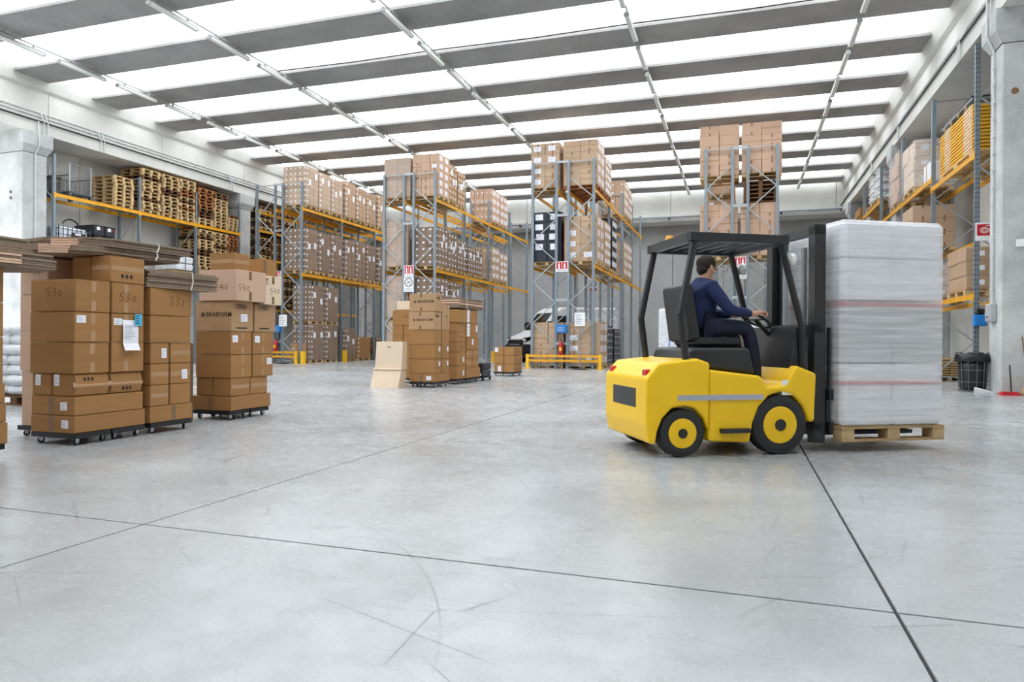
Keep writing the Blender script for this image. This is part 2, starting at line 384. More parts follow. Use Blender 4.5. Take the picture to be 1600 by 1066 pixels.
def carton(x0, x1, y0, y1, z0, z1, label=None, material='kraft', ex=(), turn=0.0, group=None, name='carton', parent=None, cat='box'):
    """one closed carton: body with a flap seam on top, and its tapes, labels and prints as parts"""
    w, d, h = x1 - x0, y1 - y0, z1 - z0
    jit = lambda a: random.uniform(-a, a)
    loc = ((x0 + x1) / 2, (y0 + y1) / 2, z0)
    if parent is None: t = thing(name, label, cat, loc, R(turn), group)
    else: t = bpy.data.objects.new(name, None); COL.objects.link(t); t.parent = parent; t.location = loc
    g = 0.0025
    b = MB(); b.box(-w / 2 + g, w / 2 - g, -d / 2 + g, d / 2 - g, 0.001, h - 0.005, 0, 0.007)
    b.box(-w / 2 + .006, w / 2 - .006, -d / 2 + .006, -0.002, h - .0065, h - .001); b.box(-w / 2 + .006, w / 2 - .006, .002, d / 2 - .006, h - .0065, h - .001)
    b.build('body', material, t)
    fx = lambda u, v: (w / 2 - g, -d / 2 + u, v); fy = lambda u, v: (-w / 2 + u, -d / 2 + g, v)
    for e in ex:
        k, face = e[0], e[1]
        def put(mb_or_me, nm, m_, u, v, off=0.0005, roll=0.0):
            me = mb_or_me.mesh(nm, m_) if isinstance(mb_or_me, MB) else mb_or_me
            o = link(nm, me, t, Vector(fx(u, v)) + Vector((off, 0, 0)) if face == 'x' else Vector(fy(u, v)) + Vector((0, -off, 0)))
            rot = Matrix.Rotation(R(90), 4, 'X') @ Matrix.Rotation(R(roll), 4, 'Z')
            if face == 'x': rot = Matrix.Rotation(R(90), 4, 'Z') @ rot
            o.rotation_euler = rot.to_euler(); return o
        if k == 'label':
            u, v, lw, lh = e[2:6]; m_ = e[6] if len(e) > 6 else 'label'; roll = e[7] if len(e) > 7 else jit(3)
            mb = MB().box(0, lw, 0, lh, 0, .0012, 0)
            for i in range(3): mb.box(lw * .12, lw * (.55 + .3 * random.random()), lh * (.2 + .24 * i), lh * (.25 + .24 * i), .0012, .0016, 1)
            put(mb, 'shipping_label', [m_, 'print_grey'], u, v, .002, roll)
        elif k == 'tape':                               # tape end folded over the top and bottom edge
            u = e[2]; ln = e[3] if len(e) > 3 else min(.1, h * .32); m_ = e[4] if len(e) > 4 else 'tape'
            put(MB().box(-.026, .026, h - .012 - ln, h - .012, 0, .001), 'tape', m_, u, 0); put(MB().box(-.026, .026, .012, .012 + ln, 0, .001), 'tape', m_, u, 0)
        elif k == 'vtape': put(MB().box(-.03, .03, .01, h - .01, 0, .0012), 'tape', e[3] if len(e) > 3 else 'tape_brown', e[2], 0)
        elif k == 'htape': put(MB().box(.01, (d if face == 'x' else w) - .01, -.025, .025, 0, .001), 'tape', e[3] if len(e) > 3 else 'tape', 0, e[2])
        elif k == 'hand': put(strokes_mb(e[5], e[4]), 'handwriting', 'pen', e[2], e[3], .001, random.uniform(-6, 4))
        elif k == 'text': put(text_mesh(e[5], e[4], 'ink', 0.012 * e[4]), 'printed_lettering', 'ink', e[2], e[3], .001)
        elif k == 'icon': put(icon_mb(e[5], e[4]), 'printed_mark', 'ink' if len(e) < 7 else e[6], e[2], e[3], .001)
    return t

# ------------------------------------------------------------------ building shell
XL, XR = -22.7, 5.1            # faces of the pillars
YB = 40.3
ground = MB().box(-80, 60, -60, 90, -0.5, -0.06).build('ground', 'pillar_concrete'); ground['kind'] = 'structure'
fl = structure('floor')
xs = [-3.2 + 3.78 * k for k in range(-6, 4)]; ys = [3.0 + 3.555 * k for k in range(-3, 12)]
xs = [-24.4] + [x for x in xs if -24 < x < 6.9] + [7.0]; ys = [-4.6] + [y for y in ys if -4.4 < y < 40.5] + [42.2]
MB().box(-24.4, 7.0, -4.6, 42.2, -0.06, -0.012).build('joint_filler', 'rubber', fl)
for i in range(len(xs) - 1):
    for j in range(len(ys) - 1):
        g = 0.0075
        MB().box(xs[i] + g, xs[i + 1] - g, ys[j] + g, ys[j + 1] - g, -0.05, 0, 0, 0.002).build('slab', 'floor', fl)

def roof_z(x): return 9.6 + (5.1 - x) * 0.2 / 27.8
ce = structure('ceiling')
pitch = 2.845; far0 = 17.14
k0 = int((-4.4 - far0) / pitch) ; k1 = int((YB + .2 - far0) / pitch)
zl, zr = roof_z(XL), roof_z(XR)
xa, xb = XL - 0.6, XR + 0.6
for k in range(k0, k1 + 2):
    yf = far0 + pitch * k; yn = yf - 1.22
    mb = MB()
    vs = []
    for x in (xa, xb):
        z = roof_z(x)
        vs += [(x, yn, z), (x, yf, z), (x, yf, z + .05), (x, yf - .3, z + .3), (x, yn + .3, z + .3), (x, yn, z + .07)]
    n = 6
    fs = [(i, (i + 1) % n, n + (i + 1) % n, n + i) for i in range(n)] + [tuple(range(n - 1, -1, -1)), tuple(range(n, 2 * n))]
    mb.add(vs, fs); mb.build('beam', 'beam_concrete', ce)
    # glazing between this beam and the next, in sheets side by side
    ns = 8
    for s in range(ns):
        x0 = xa + (xb - xa) * s / ns; x1 = xa + (xb - xa) * (s + 1) / ns - 0.012
        pts = []
        for x in (x0, x1):
            for t in range(5):
                yy = yf - .1 + (pitch - 1.02) * t / 4; pts.append((x, yy, roof_z(x) + .14 + .16 * math.sin(math.pi * t / 4)))
        MB().add(pts, [(t, t + 1, 5 + t + 1, 5 + t) for t in range(4)]).build('skylight_sheet', 'pane', ce)

TRIM = [0]
def trim_name(): TRIM[0] += 1; return f'trim_{TRIM[0]}'
def side_wall(side, x_in, x_out, sgn, gate=None):
    """upper wall on a projecting eave beam, recessed lower wall in panels, pillars with corbels; sgn = +1 for the right side"""
    w = structure('wall_' + side); up = structure(f'wall_{side}_upper'); ev = structure(trim_name())
    a = lambda x0, x1: (min(x0, x1), max(x0, x1))
    zt = roof_z(x_in) + .3
    y = -7.2
    while y < YB:
        x0, x1 = a(x_in + sgn * .1, x_in + sgn * .45)
        MB().box(x0, x1, y + .01, min(y + 4.9, YB) - .01, 8.37, zt).build('upper_panel', 'wall_concrete', up)
        x0, x1 = a(x_in - sgn * .05, x_out + sgn * .2)
        if abs((y + 7.2) % 9.8) < .1: MB().box(x0, x1, y + .004, min(y + 9.8, YB) - .004, 8.0, 8.36).build('eave_beam', 'wall_concrete', ev)
        y += 4.9
    f = lambda u, v, q: (u, q, v)
    MB().prism([(x_in - sgn * .02, zt - .55), (x_in + sgn * .25, zt - .75), (x_in + sgn * .25, zt), (x_in - sgn * .2, zt), (x_in - sgn * .2, zt - .12)], f, -7.2, YB).build('cornice', 'wall_concrete', up)
    y = -7.2
    while y < YB + 1.4:
        y1 = min(y + 2.44, YB + 1.6)
        if not (gate and y1 > gate[0] and y < gate[1]):
            x0, x1 = a(x_out, x_out + sgn * .2)
            MB().box(x0, x1, y + .012, y1 - .012, 0, 8.0, 0, .01).build('panel', 'wall_concrete', w)
        y += 2.44
    pil = []
    for py in ((16.35, 17.2), (26.7, 27.5), (37.0, 37.8)) if sgn < 0 else ((16.65, 17.35), (27.0, 27.7), (37.3, 38.0)):
        x0, x1 = a(x_in, x_out); p = structure(trim_name()); pil.append(p)
        MB().box(x0, x1, py[0], py[1], 0, 7.3, 0, .03).build('pillar', 'pillar_concrete', p)
        x0, x1 = a(x_in - sgn * .14, x_out)
        mb = MB(); mb.box(x0, x1, py[0] - .1, py[1] + .1, 7.55, 8.0)
        mb.add([(x0, py[0] - .1, 7.55), (x1, py[0] - .1, 7.55), (x1, py[1] + .1, 7.55), (x0, py[1] + .1, 7.55)] +
               [(a(x_in, x_out)[0], py[0], 7.3), (a(x_in, x_out)[1], py[0], 7.3), (a(x_in, x_out)[1], py[1], 7.3), (a(x_in, x_out)[0], py[1], 7.3)],
               [(0, 1, 5, 4), (1, 2, 6, 5), (2, 3, 7, 6), (3, 0, 4, 7)])
        mb.build('corbel', 'pillar_concrete', p)
    xx = x_in - sgn * .07
    MB().box(*a(xx, xx - sgn * .04), -7, YB - .2, 8.37, 8.43).build('cable', 'cable', ev)
    for zz, nm in ((8.62, 'conduit'), (8.74, 'conduit')):
        MB().tube((x_in + sgn * .07, 12 if sgn < 0 else -7, zz), (x_in + sgn * .07, YB, zz), .02, 6).build(nm, 'conduit', up)
    for yy in (17.0, 19.2, 26.0, 31.0):
        for dy in (0, .14): MB().path([(x_in + sgn * .06, yy + dy, 8.75), (xx - sgn * .03, yy + dy, 8.4), (xx - sgn * .03, yy + dy, 7.98)], .022, 6).build('conduit', 'conduit', ev)
    return pil
wl = side_wall('left', XL, -24.2, -1, gate=(6.0, 16.5))[0]
wr = side_wall('right', XR, 6.8, 1)[0]
# conduits that come down on the first pillars
MB().path([(XL + .1, 16.8, 8.4), (XL + .17, 16.8, 7.6), (XL + .04, 16.75, 7.28), (XL + .04, 16.75, 0.6)], .025, 6).build('conduit', 'conduit', wl)
MB().path([(XR - .17, 17.0, 8.4), (XR - .17, 17.0, 7.6), (XR - .04, 17.02, 7.28), (XR - .04, 17.02, 1.9)], .022, 6).build('conduit', 'conduit', wr)
for k in range(14): MB().box(XR - .07, XR - .01, 16.985, 17.055, 2.2 + k * .36, 2.24 + k * .36).build('conduit_clip', 'conduit', wr)
for (x, y, z) in ((XL - .55, 16.34, 5.95), (XL - .55, 16.34, 5.75)): MB().tube((x, y, z), (x, y + .02, z), .05, 12).build('fixing_hole', 'cable', wl)
MB().tube((5.33, 16.645, 6.28), (5.33, 16.66, 6.28), .07, 14).build('fixing_hole', 'tape_brown', wr)
wb = structure('wall_back')
x = -24.2
while x < 6.8:
    x1 = min(x + 2.9, 6.8)
    MB().box(x + .012, x1 - .012, YB, YB + .2, 8.37, 10.3).build('upper_panel', 'wall_concrete', wb)
    MB().box(x + .012, x1 - .012, YB + 1.4, YB + 1.6, 0, 8.0, 0, .01).build('panel', 'wall_grey', wb)
    x += 2.9
MB().box(-24.2, 6.8, YB - .12, YB + 1.5, 8.0, 8.36).build('eave_beam', 'wall_concrete', wb)
MB().tube((-24, YB - .3, 8.2), (6.8, YB - .3, 8.2), .05, 8).build('pipe', 'steel', wb)
for k in range(10): MB().box(-22 + k * 3, -21.9 + k * 3, YB - .38, YB - .1, 8.1, 8.18).build('pipe_bracket', 'cable', wb)
wf = structure('wall_front')
x = -24.2
while x < 6.8:
    x1 = min(x + 2.9, 6.8); MB().box(x + .012, x1 - .012, -4.6, -4.4, 0, 10.2, 0, .01).build('panel', 'wall_grey', wf); x += 2.9

MB().box(-24.6, 7.2, YB + 1.7, YB + 1.9, 0, 8.1).build('backing', 'wall_grey', wb); MB().box(-24.4, 7.0, YB + .25, YB + .4, 8.2, 10.2).build('backing', 'wall_grey', wb)
MB().box(-24.6, 7.2, -4.9, -4.7, 0, 10.2).build('backing', 'wall_grey', wf)
for sd, x0, x1, y0, y1, z0, z1 in (('right', 7.1, 7.3, -4.8, YB + 1.8, 0, 8.2), ('right', 5.65, 5.8, -4.8, YB + .3, 8.37, 9.8), ('left', -24.7, -24.5, 16.6, YB + 1.8, 0, 8.2), ('left', -24.7, -24.5, -4.8, 5.9, 0, 8.2), ('left', -23.4, -23.25, -4.8, YB + .3, 8.37, 10.0)):
    MB().box(x0, x1, y0, y1, z0, z1).build('backing', 'wall_grey', bpy.data.objects[f'wall_{sd}' + ('_upper' if z0 > 5 else '')])

# ------------------------------------------------------------------ ceiling lamps
def lamp_protos():
    L = 1.62
    b = MB().box(-.05, .05, 0, L, .03, .09, 0, .012); b.box(-.035, .035, 0.3, .34, .09, .16); b.box(-.035, .035, L - .34, L - .3, .09, .16)
    d = MB(); f = lambda u, v, q: (u, q, v)
    d.prism([(-.075, .03), (-.055, -.03), (.055, -.03), (.075, .03)], f, .03, L - .03)
    e = MB(); e.prism([(-.08, .035), (-.06, -.036), (.06, -.036), (.08, .035)], f, 0, .03)
    return b.mesh('lamp_housing', 'lamp_body'), d.mesh('lamp_diffuser', 'lamp_tube'), e.mesh('end_cap', 'lamp_body')
LM = lamp_protos()
row_names = ['leftmost', 'second', 'third', 'fourth', 'rightmost']
for r_, rx in enumerate((-19.8, -14.1, -8.65, -2.82, 2.85)):
    z = roof_z(rx) - .28
    k = 0; y = 11.2
    tr = thing('cable_trunking', f'thin cable trunking carrying the {row_names[r_]} row of ceiling lamps', 'trunking', (rx, 0, z), 0, 'trunkings of the lamp rows')
    tb = MB().box(-.02, .02, 10, YB - .1, .16, .2)
    tb.build('rail', 'lamp_body', tr)
    yy = far0 - 2 * pitch - .6; hm = MB().tube((0, 0, .19), (0, 0, .3), .012, 6).mesh('hanger', 'lamp_body')
    while yy < YB: link('hanger', hm, tr, (0, yy, 0)); yy += pitch
    while y < 38:
        k += 1
        t = thing('ceiling_lamp', f'unlit fluorescent lamp, {ORD[k]} from the front in the {row_names[r_]} ceiling row', 'lamp', (rx, y, z), 0, 'fluorescent lamps under the roof')
        for nm, me in zip(('housing', 'diffuser', 'end_cap'), LM): link(nm, me, t)
        link('end_cap', LM[2], t, (0, 1.59, 0))
        y += 2.06

# ------------------------------------------------------------------ racks
PALLET = {}
def pallet_mesh(kind='wood'):
    """1.2 (x) by 0.8 (y) by 0.144 pallet: deck boards, cross boards, nine blocks, three runners"""
    if kind in PALLET: return PALLET[kind]
    mb = MB()
    for y0, y1 in ((-.4, -.255), (-.2, -.1), (-.05, .05), (.1, .2), (.255, .4)): mb.box(-.6, .6, y0, y1, .122, .144)
    for xc in (-.53, 0, .53): mb.box(xc - .07, xc + .07, -.4, .4, .1, .122)
    for xc in (-.53, 0, .53):
        for yc in (-.35, 0, .35): mb.box(xc - .07, xc + .07, yc - .05, yc + .05, .022, .1, 1)
    for yc in (-.35, 0, .35): mb.box(-.6, .6, yc - .05, yc + .05, 0, .022)
    PALLET[kind] = mb.mesh('pallet', [kind, 'wood_block' if kind == 'wood' else kind], fix=False)
    return PALLET[kind]
def pallet(x, y, z, label, kind='wood', rz=90.0, sx=1.0, sy=1.0, group=None):
    o = link('pallet', pallet_mesh(kind), None, (x, y, z), R(rz)); o.scale = (sx, sy, 1)
    return tag(o, label, 'pallet', group)

def upright_mesh(h):
    mb = MB(); f = lambda u, v, w: (u, v, w)
    t = .004; a = .05; d = .04
    mb.prism([(-a, -d), (a, -d), (a, d), (.03, d), (.03, d - t * 2), (a - t * 2, d - t * 2), (a - t * 2, -d + t * 2), (-a + t * 2, -d + t * 2), (-a + t * 2, d - t * 2), (-.03, d - t * 2), (-.03, d), (-a, d)], f, .008, h)
    mb.box(-.08, .08, -.07, .07, 0, .01)
    return mb.mesh('upright', 'steel')
UP8 = upright_mesh(8.0)
BR = {}
def brace(parent, p, q):
    d = tuple(round(b - a, 3) for a, b in zip(p, q))
    if d not in BR: BR[d] = MB().bar((0, 0, 0), d, .035, .035).mesh('brace', 'brace')
    return link('brace', BR[d], parent, p)
BEAMS = {}
def rack_beam(parent, x, y0, y1, z):
    L = round(y1 - y0, 3)
    if L not in BEAMS:
        mb = MB().box(-.02, .02, .05, L - .05, -.12, 0); mb.box(-.026, .026, .05, L - .05, -.03, -.02); mb.box(-.03, .03, .045, .055, -.17, .03); mb.box(-.03, .03, L - .055, L - .045, -.17, .03)
        mb.box(-.034, -.02, -.03, .05, -.17, .03); mb.box(-.034, -.02, L - .05, L + .03, -.17, .03)
        mb.box(.02, .034, -.03, .05, -.17, .03); mb.box(.02, .034, L - .05, L + .03, -.17, .03)
        BEAMS[L] = mb.mesh('beam', 'beam_yellow')
    return link('beam', BEAMS[L], parent, (x, y0, z))
def rack(label, x0, x1, frames, levels, inner=+1, h=8.0, up=None, start=0.95, step=.8):
    """frames: Y of each frame; levels: {bay index or None: [z...]}; inner = +1 when the zig-zag starts at the x1 post"""
    t = thing('pallet_rack', label, 'rack', (x0, frames[0], 0), 0, 'steel pallet racks')
    w = x1 - x0; me = up or UP8
    for yf in frames:
        yy = yf - frames[0]
        link('upright', me, t, (.05, yy, 0)); link('upright', me, t, (w - .05, yy, 0))
        z = start; side = inner > 0
        brace(t, (.08, yy, h - .06), (w - .08, yy, h - .06)); brace(t, (.08, yy, .12), (w - .08, yy, .12))
        brace(t, (w - .08, yy, start) if side else (.08, yy, start), (.08, yy, .15) if side else (w - .08, yy, .15))
        while z + step < h - .3:
            a = w - .08 if side else .08; b = .08 if side else w - .08
            brace(t, (a, yy, round(z, 3)), (b, yy, round(z + step, 3))); z += step; side = not side
    for b in range(len(frames) - 1):
        for z in levels.get(b, levels.get(None, [])):
            for xx in (.0 + .02, w - .02): rack_beam(t, xx, frames[b] - frames[0], frames[b + 1] - frames[0], z)
    return t
FR = [25.5 + 3.15 * k for k in range(5)]
LV = [3.98, 6.88]
rack('empty left row of the leftmost free-standing grey rack', -20.77, -19.68, FR[:4], {None: [6.88]}, +1)
rack('right row of the leftmost free-standing rack, stacked with white-labelled brown loads', -19.38, -18.3, FR, {None: LV}, -1)
rack('left row of the grey rack behind the central carton stacks', -14.3, -13.28, FR, {None: LV}, +1)
rack('right row of the grey rack behind the central carton stacks', -12.93, -11.86, FR, {None: LV}, -1)
rack('left row of the grey rack in front of the white van', -7.78, -6.72, FR[:3], {0: LV, 1: [6.88]}, +1)
rack('right row of the grey rack in front of the white van', -6.35, -5.27, FR, {None: LV}, -1)
rack('left row of the grey rack standing behind the forklift', -1.28, -.27, FR, {None: LV}, +1)
rack('right row of the grey rack standing behind the forklift', .15, 1.22, FR, {None: LV}, -1)
# row spacers between the two rows of each double rack: they belong to the right-hand row
for o, xg in (('leftmost free-standing', (-19.68, -19.38)), ('central', (-13.28, -12.93)), ('van', (-6.72, -6.35)), ('forklift', (-.27, .15))):
    sp = thing('row_spacer', f'steel row spacers joining both rows of the {dict(central="rack behind the central carton stacks", van="rack in front of the white van", forklift="rack behind the forklift").get(o, o + " rack")}', 'spacer', (xg[0], 25.5, 0), 0, 'row spacers of the double racks')
    for z in (5.85, 2.6, 7.9, .92, 1.5):
        MB().box(-.05, xg[1] - xg[0] + .05, -.057, -.0405, z, z + .09).build('spacer_bar', 'brace', sp)

# ------------------------------------------------------------------ loads on pallets
BOXES = {}
def load(place, level, n, x0, x1, y0, y1, z, h, nx, ny, nz, material='kraft_dark', film='film', dots=1, docs=2, look='brown carton load with white labels', pal='wood', along='along', wide=0):
    """a strapped load: the cartons as one body with open joints, its labels and its film"""
    pl = f'pallet under the {ORD[n]} {level} load {along} {place}'
    cx, cy = (x0 + x1) / 2, (y0 + y1) / 2
    lx, ly = x1 - x0, y1 - y0
    if lx >= ly: pallet(cx, cy, z, pl, pal, 0, lx / 1.2 * .97, ly / .8 * .97, 'pallets on the racks')
    else: pallet(cx, cy, z, pl, pal, 90, ly / 1.2 * .97, lx / .8 * .97, 'pallets on the racks')
    t = thing('carton_load', f'{look}, {ORD[n]} {level} load {along} {place}', 'load', (cx, cy, z + .145), 0, 'wrapped carton loads on the racks')
    dx, dy, dz = lx / nx, ly / ny, (h - .145) / nz
    b = MB(); lb = MB(); g = .004; apart = nx <= 3 or n == 1
    key = (round(dx, 3), round(dy, 3), round(dz, 3), material)
    if apart and key not in BOXES: BOXES[key] = MB().box(0, dx - 2 * g, 0, dy - 2 * g, 0, dz - g, 0, .006).mesh('carton', material, fix=False)
    for i in range(nx):
        for j in range(ny):
            for k in range(nz):
                if 0 < i < nx - 1 and 0 < j < ny - 1 and k < nz - 1: continue
                jx, jy = random.uniform(-.006, .006), random.uniform(-.006, .006)
                X0 = -lx / 2 + i * dx + g + jx; Y0 = -ly / 2 + j * dy + g + jy; Z0 = k * dz + g * .5
                if apart: link('carton', BOXES[key], t, (X0, Y0, Z0))
                else: b.box(X0, X0 + dx - 2 * g, Y0, Y0 + dy - 2 * g, Z0, Z0 + dz - g, 0, .006)
                if dots and j == 0:
                    u = X0 + dx * .55; v = Z0 + dz * .45
                    lb.box(u, u + min(.085, dx * .3), Y0 - .004, Y0, v, v + min(.07, dz * .35))
                if dots and i == nx - 1 and (dots > 1 or j == 0):
                    for q in range(1 if dots < 3 else 2):
                        u = Y0 + dy * (.2 + .4 * q + random.uniform(0, .1)); v = Z0 + dz * (.25 if dots > 2 else .42); X1 = X0 + dx - 2 * g
                        lb.box(X1, X1 + .004, u, u + min(.09 if dots < 3 else .13, dy * .34), v, v + (min(.07, dz * .35) if dots < 3 else dz * .5))
    for q in range(docs):
        u = -ly / 2 + ly * (.25 + .45 * q / max(1, docs - 1) * (1 if docs > 1 else 0)) + random.uniform(-.05, .05); v = (h - .145) * random.uniform(.45, .72)
        MB().box(lx / 2 + .004, lx / 2 + .009, u, u + .17, v, v + .26).build('document_pocket', 'label', t, fix=False)
    for q in range(wide):
        u = -lx / 2 + lx * (.08 + .5 * (q % 2)) + random.uniform(0, .06); v = dz * (nz - 1 - q // 2) + dz * .2
        MB().box(u, u + dx * .55, -ly / 2 - .009, -ly / 2 - .003, v, v + dz * .6).build('white_sheet', 'label', t, fix=False)
    if b.v: o = b.build('cartons', material, t, fix=False); o['kind'] = 'stuff'
    if lb.v: o = lb.build('shipping_labels', 'label', t, fix=False); o['kind'] = 'stuff'
    if film:
        e = .012
        MB().box(-lx / 2 - e, lx / 2 + e, -ly / 2 - e, ly / 2 + e, .0, h - .145 + .006, 0, .03).build('stretch_film', film, t)
    return t
def stack_cartons(place, level, x0, x1, y0, y1, z, h, nx, ny, nz, material='kraft_beige', pal='wood', lab=0.0, taper=0.0, side=None):
    """loose cartons on a pallet, every one of them a thing: columns counted from the left, rows from the top"""
    lx, ly = x1 - x0, y1 - y0
    pallet((x0 + x1) / 2, (y0 + y1) / 2, z, f'pallet under the loose cartons, {level} of {place}', pal, 0, lx / 1.2 * .98, ly / .8 * .98, 'pallets on the racks')
    dx, dy, dz = lx / nx, ly / ny, (h - .145) / nz
    for i in range(nx):
        for j in range(ny):
            for k in range(nz):
                if j > 0 and 0 < i < nx - 1 and k < nz - 1: continue
                dep = '' if ny == 1 else (', front' if j == 0 else ', behind' if j == 1 else ', rear')
                ex = []
                if random.random() < .55: ex.append(('tape', 'y', dx * .5, dz * .25, 'tape_brown'))
                if random.random() < .35: ex.append(('htape', 'y', dz * .5, 'tape'))
                if random.random() < lab: ex.append(('label', 'y', dx * .2, dz * .3, dx * .5, dz * .45))
                if i == nx - 1 and side:
                    for q in range(side): ex.append(('label', 'x', dy * (.12 + .8 / side * q), dz * .25, dy * .5 / side, dz * .55))
                e = .004; s = random.uniform(-.008, .008)
                carton(x0 + i * dx + e + s, x0 + (i + 1) * dx - e + s, y0 + j * dy + e, y0 + (j + 1) * dy - e, z + .145 + k * dz, z + .145 + (k + 1) * dz - .001,
                       f'carton, {ORD[nz - k]} row from top, {ORD[i + 1]} column{dep}, {level} of {place}', material, ex, 0 if h > 1.2 and j else random.uniform(-.6, .6), 'loose cartons on the racks')

P1, P2, P3, P4 = 'leftmost tall rack', 'rack behind central cartons', 'rack before the van', 'rack behind the forklift'
# leftmost tall rack
for k in range(7):
    b, q = divmod(k, 3); y0 = FR[b] + .12 + q * 1.0
    load(P1, 'top', k + 1, -19.4, -18.22, y0, y0 + .92, 6.9, 1.85 - .06 * (k % 3), 5, 3, 7, 'kraft_beige' if k < 3 else 'kraft_light', 'film', 1, 2)
    load(P1, 'middle', k + 1, -19.4, -18.22, y0, y0 + .92, 4.0, 2.0 - .05 * (k % 2), 5, 3, 7, 'kraft_dark', 'film', 1, 2)
for k in range(2):
    y0 = 25.98 + k * 1.15
    load(P1, 'floor', k + 1, -19.15, -18.2, y0, y0 + 1.05, 0, 1.745, 5, 3, 7, 'kraft_dark', 'film', 1, 2)
    load(P1, 'raised', k + 1, -19.15, -18.2, y0, y0 + 1.05, 1.75, 1.75, 5, 3, 7, 'kraft_dark', 'film', 1, 2, 'brown carton load stacked on another')
load(P1, 'floor', 3, -19.15, -18.2, 28.8, 29.8, 0, 1.6, 4, 3, 6, 'kraft_dark', 'film', 1, 2)
load(P1, 'floor', 4, -19.15, -18.2, 29.9, 31.2, 0, 1.2, 4, 3, 5, 'kraft', None, 1, 0)
load(P1, 'floor', 5, -19.15, -18.2, 32.0, 33.1, 0, 1.2, 4, 3, 5, 'kraft_dark', None, 1, 0)
for i, (a, b, c, d) in enumerate(((-18.85, -18.5, .02, .45), (-18.48, -18.24, .02, .45), (-18.85, -18.5, .455, .9), (-18.48, -18.24, .455, .9))):
    carton(a - .1, b - .1, 25.6, 25.88, c, d, f'small brown carton at the foot of the leftmost tall rack, {"lower" if i < 2 else "upper"} {"left" if i % 2 == 0 else "right"}', 'kraft_light', [('label', 'y', .1, .15, .09, .08)])
# rack behind the central stacks
load(P2, 'left-row top', 1, -14.32, -13.1, 25.6, 26.45, 6.9, 1.78, 2, 2, 7, 'kraft_light', 'film_milky', 0, 1, 'tall film-wrapped kraft load')
load(P2, 'left-row middle', 1, -14.22, -13.2, 25.6, 26.45, 4.0, 2.05, 2, 2, 8, 'kraft_light', 'film_milky', 0, 1, 'tall film-wrapped kraft load')
load(P2, 'left-row floor', 1, -14.22, -13.2, 25.6, 26.5, 0, 1.85, 2, 2, 7, 'kraft_light', 'film_milky', 0, 1, 'tall film-wrapped kraft load')
load(P2, 'left-row raised', 1, -14.22, -13.2, 25.6, 26.5, 1.86, 1.9, 2, 2, 7, 'kraft_light', 'film_milky', 0, 1, 'film-wrapped kraft load on another')
stack_cartons(P2, 'right-row top', -13.02, -11.8, 25.62, 26.7, 6.9, 1.86, 3, 2, 5, 'kraft_pink', lab=.1, side=1)
load(P2, 'right-row top', 2, -12.95, -11.82, 26.7, 27.55, 6.9, 1.7, 3, 3, 6, 'kraft_light', None, 2, 3)
load(P2, 'right-row top', 3, -12.95, -11.82, 27.65, 28.5, 6.9, 1.6, 3, 3, 6, 'kraft_light', None, 2, 3)
load(P2, 'right-row top', 4, -13.0, -11.8, 31.95, 33.0, 6.9, 1.75, 5, 2, 4, 'kraft_pink', None, 3, 0, 'pale carton load with taped joints')
load(P2, 'right-row top', 5, -13.0, -11.8, 33.1, 34.2, 6.9, 1.7, 5, 2, 4, 'kraft_pink', None, 3, 0, 'pale carton load with taped joints')
for k, y0 in enumerate((25.62, 26.62, 27.62)):
    load(P2, 'right-row middle', k + 1, -13.0, -11.8, y0, y0 + .94, 4.0, 1.75 - .12 * k, 4, 3, 6, 'kraft_dark', 'film', 2, 3, 'dark brown carton load with white labels')
for k, y0 in enumerate((28.85, 29.75)):
    load(P2, 'right-row middle', k + 4, -13.0, -11.8, y0, y0 + .86, 4.0, 1.35, 4, 3, 5, 'kraft_dark', 'film', 2, 2, 'dark brown carton load with white labels')
load(P2, 'right-row middle', 6, -13.0, -11.8, 31.95, 33.0, 4.0, 1.75, 4, 2, 4, 'kraft_beige', None, 3, 0, 'kraft carton load with taped joints')
load(P2, 'right-row middle', 7, -13.0, -11.8, 33.1, 34.3, 4.0, 1.6, 4, 2, 4, 'kraft_beige', None, 3, 0, 'kraft carton load with taped joints')
load(P2, 'right-row raised', 1, -12.95, -11.85, 25.7, 26.75, 1.9, 1.75, 4, 3, 6, 'kraft_dark', 'film', 2, 2, 'dark brown carton load on another')
load(P2, 'right-row floor', 1, -12.95, -11.85, 25.7, 26.75, 0, 1.88, 4, 3, 6, 'kraft_dark', 'film', 2, 2, 'dark brown carton load with white labels')
load(P2, 'right-row raised', 2, -12.95, -11.85, 27.0, 28.0, 1.9, 1.7, 4, 3, 6, 'kraft_dark', 'film', 2, 2, 'dark brown carton load on another')
load(P2, 'right-row floor', 2, -12.95, -11.85, 27.0, 28.0, 0, 1.88, 4, 3, 6, 'kraft_dark', 'film', 2, 2, 'dark brown carton load with white labels')
mb = thing('plastic_tarp', 'folded green plastic sheet on the dark brown loads of the middle level', 'sheet', (-12.4, 28.0, 5.52))
MB().box(-.5, .5, -.4, .5, 0, .05, 0, .02).build('fold', 'green', mb); MB().box(-.45, .4, -.3, .5, .05, .1, 0, .02).build('fold', 'green', mb)
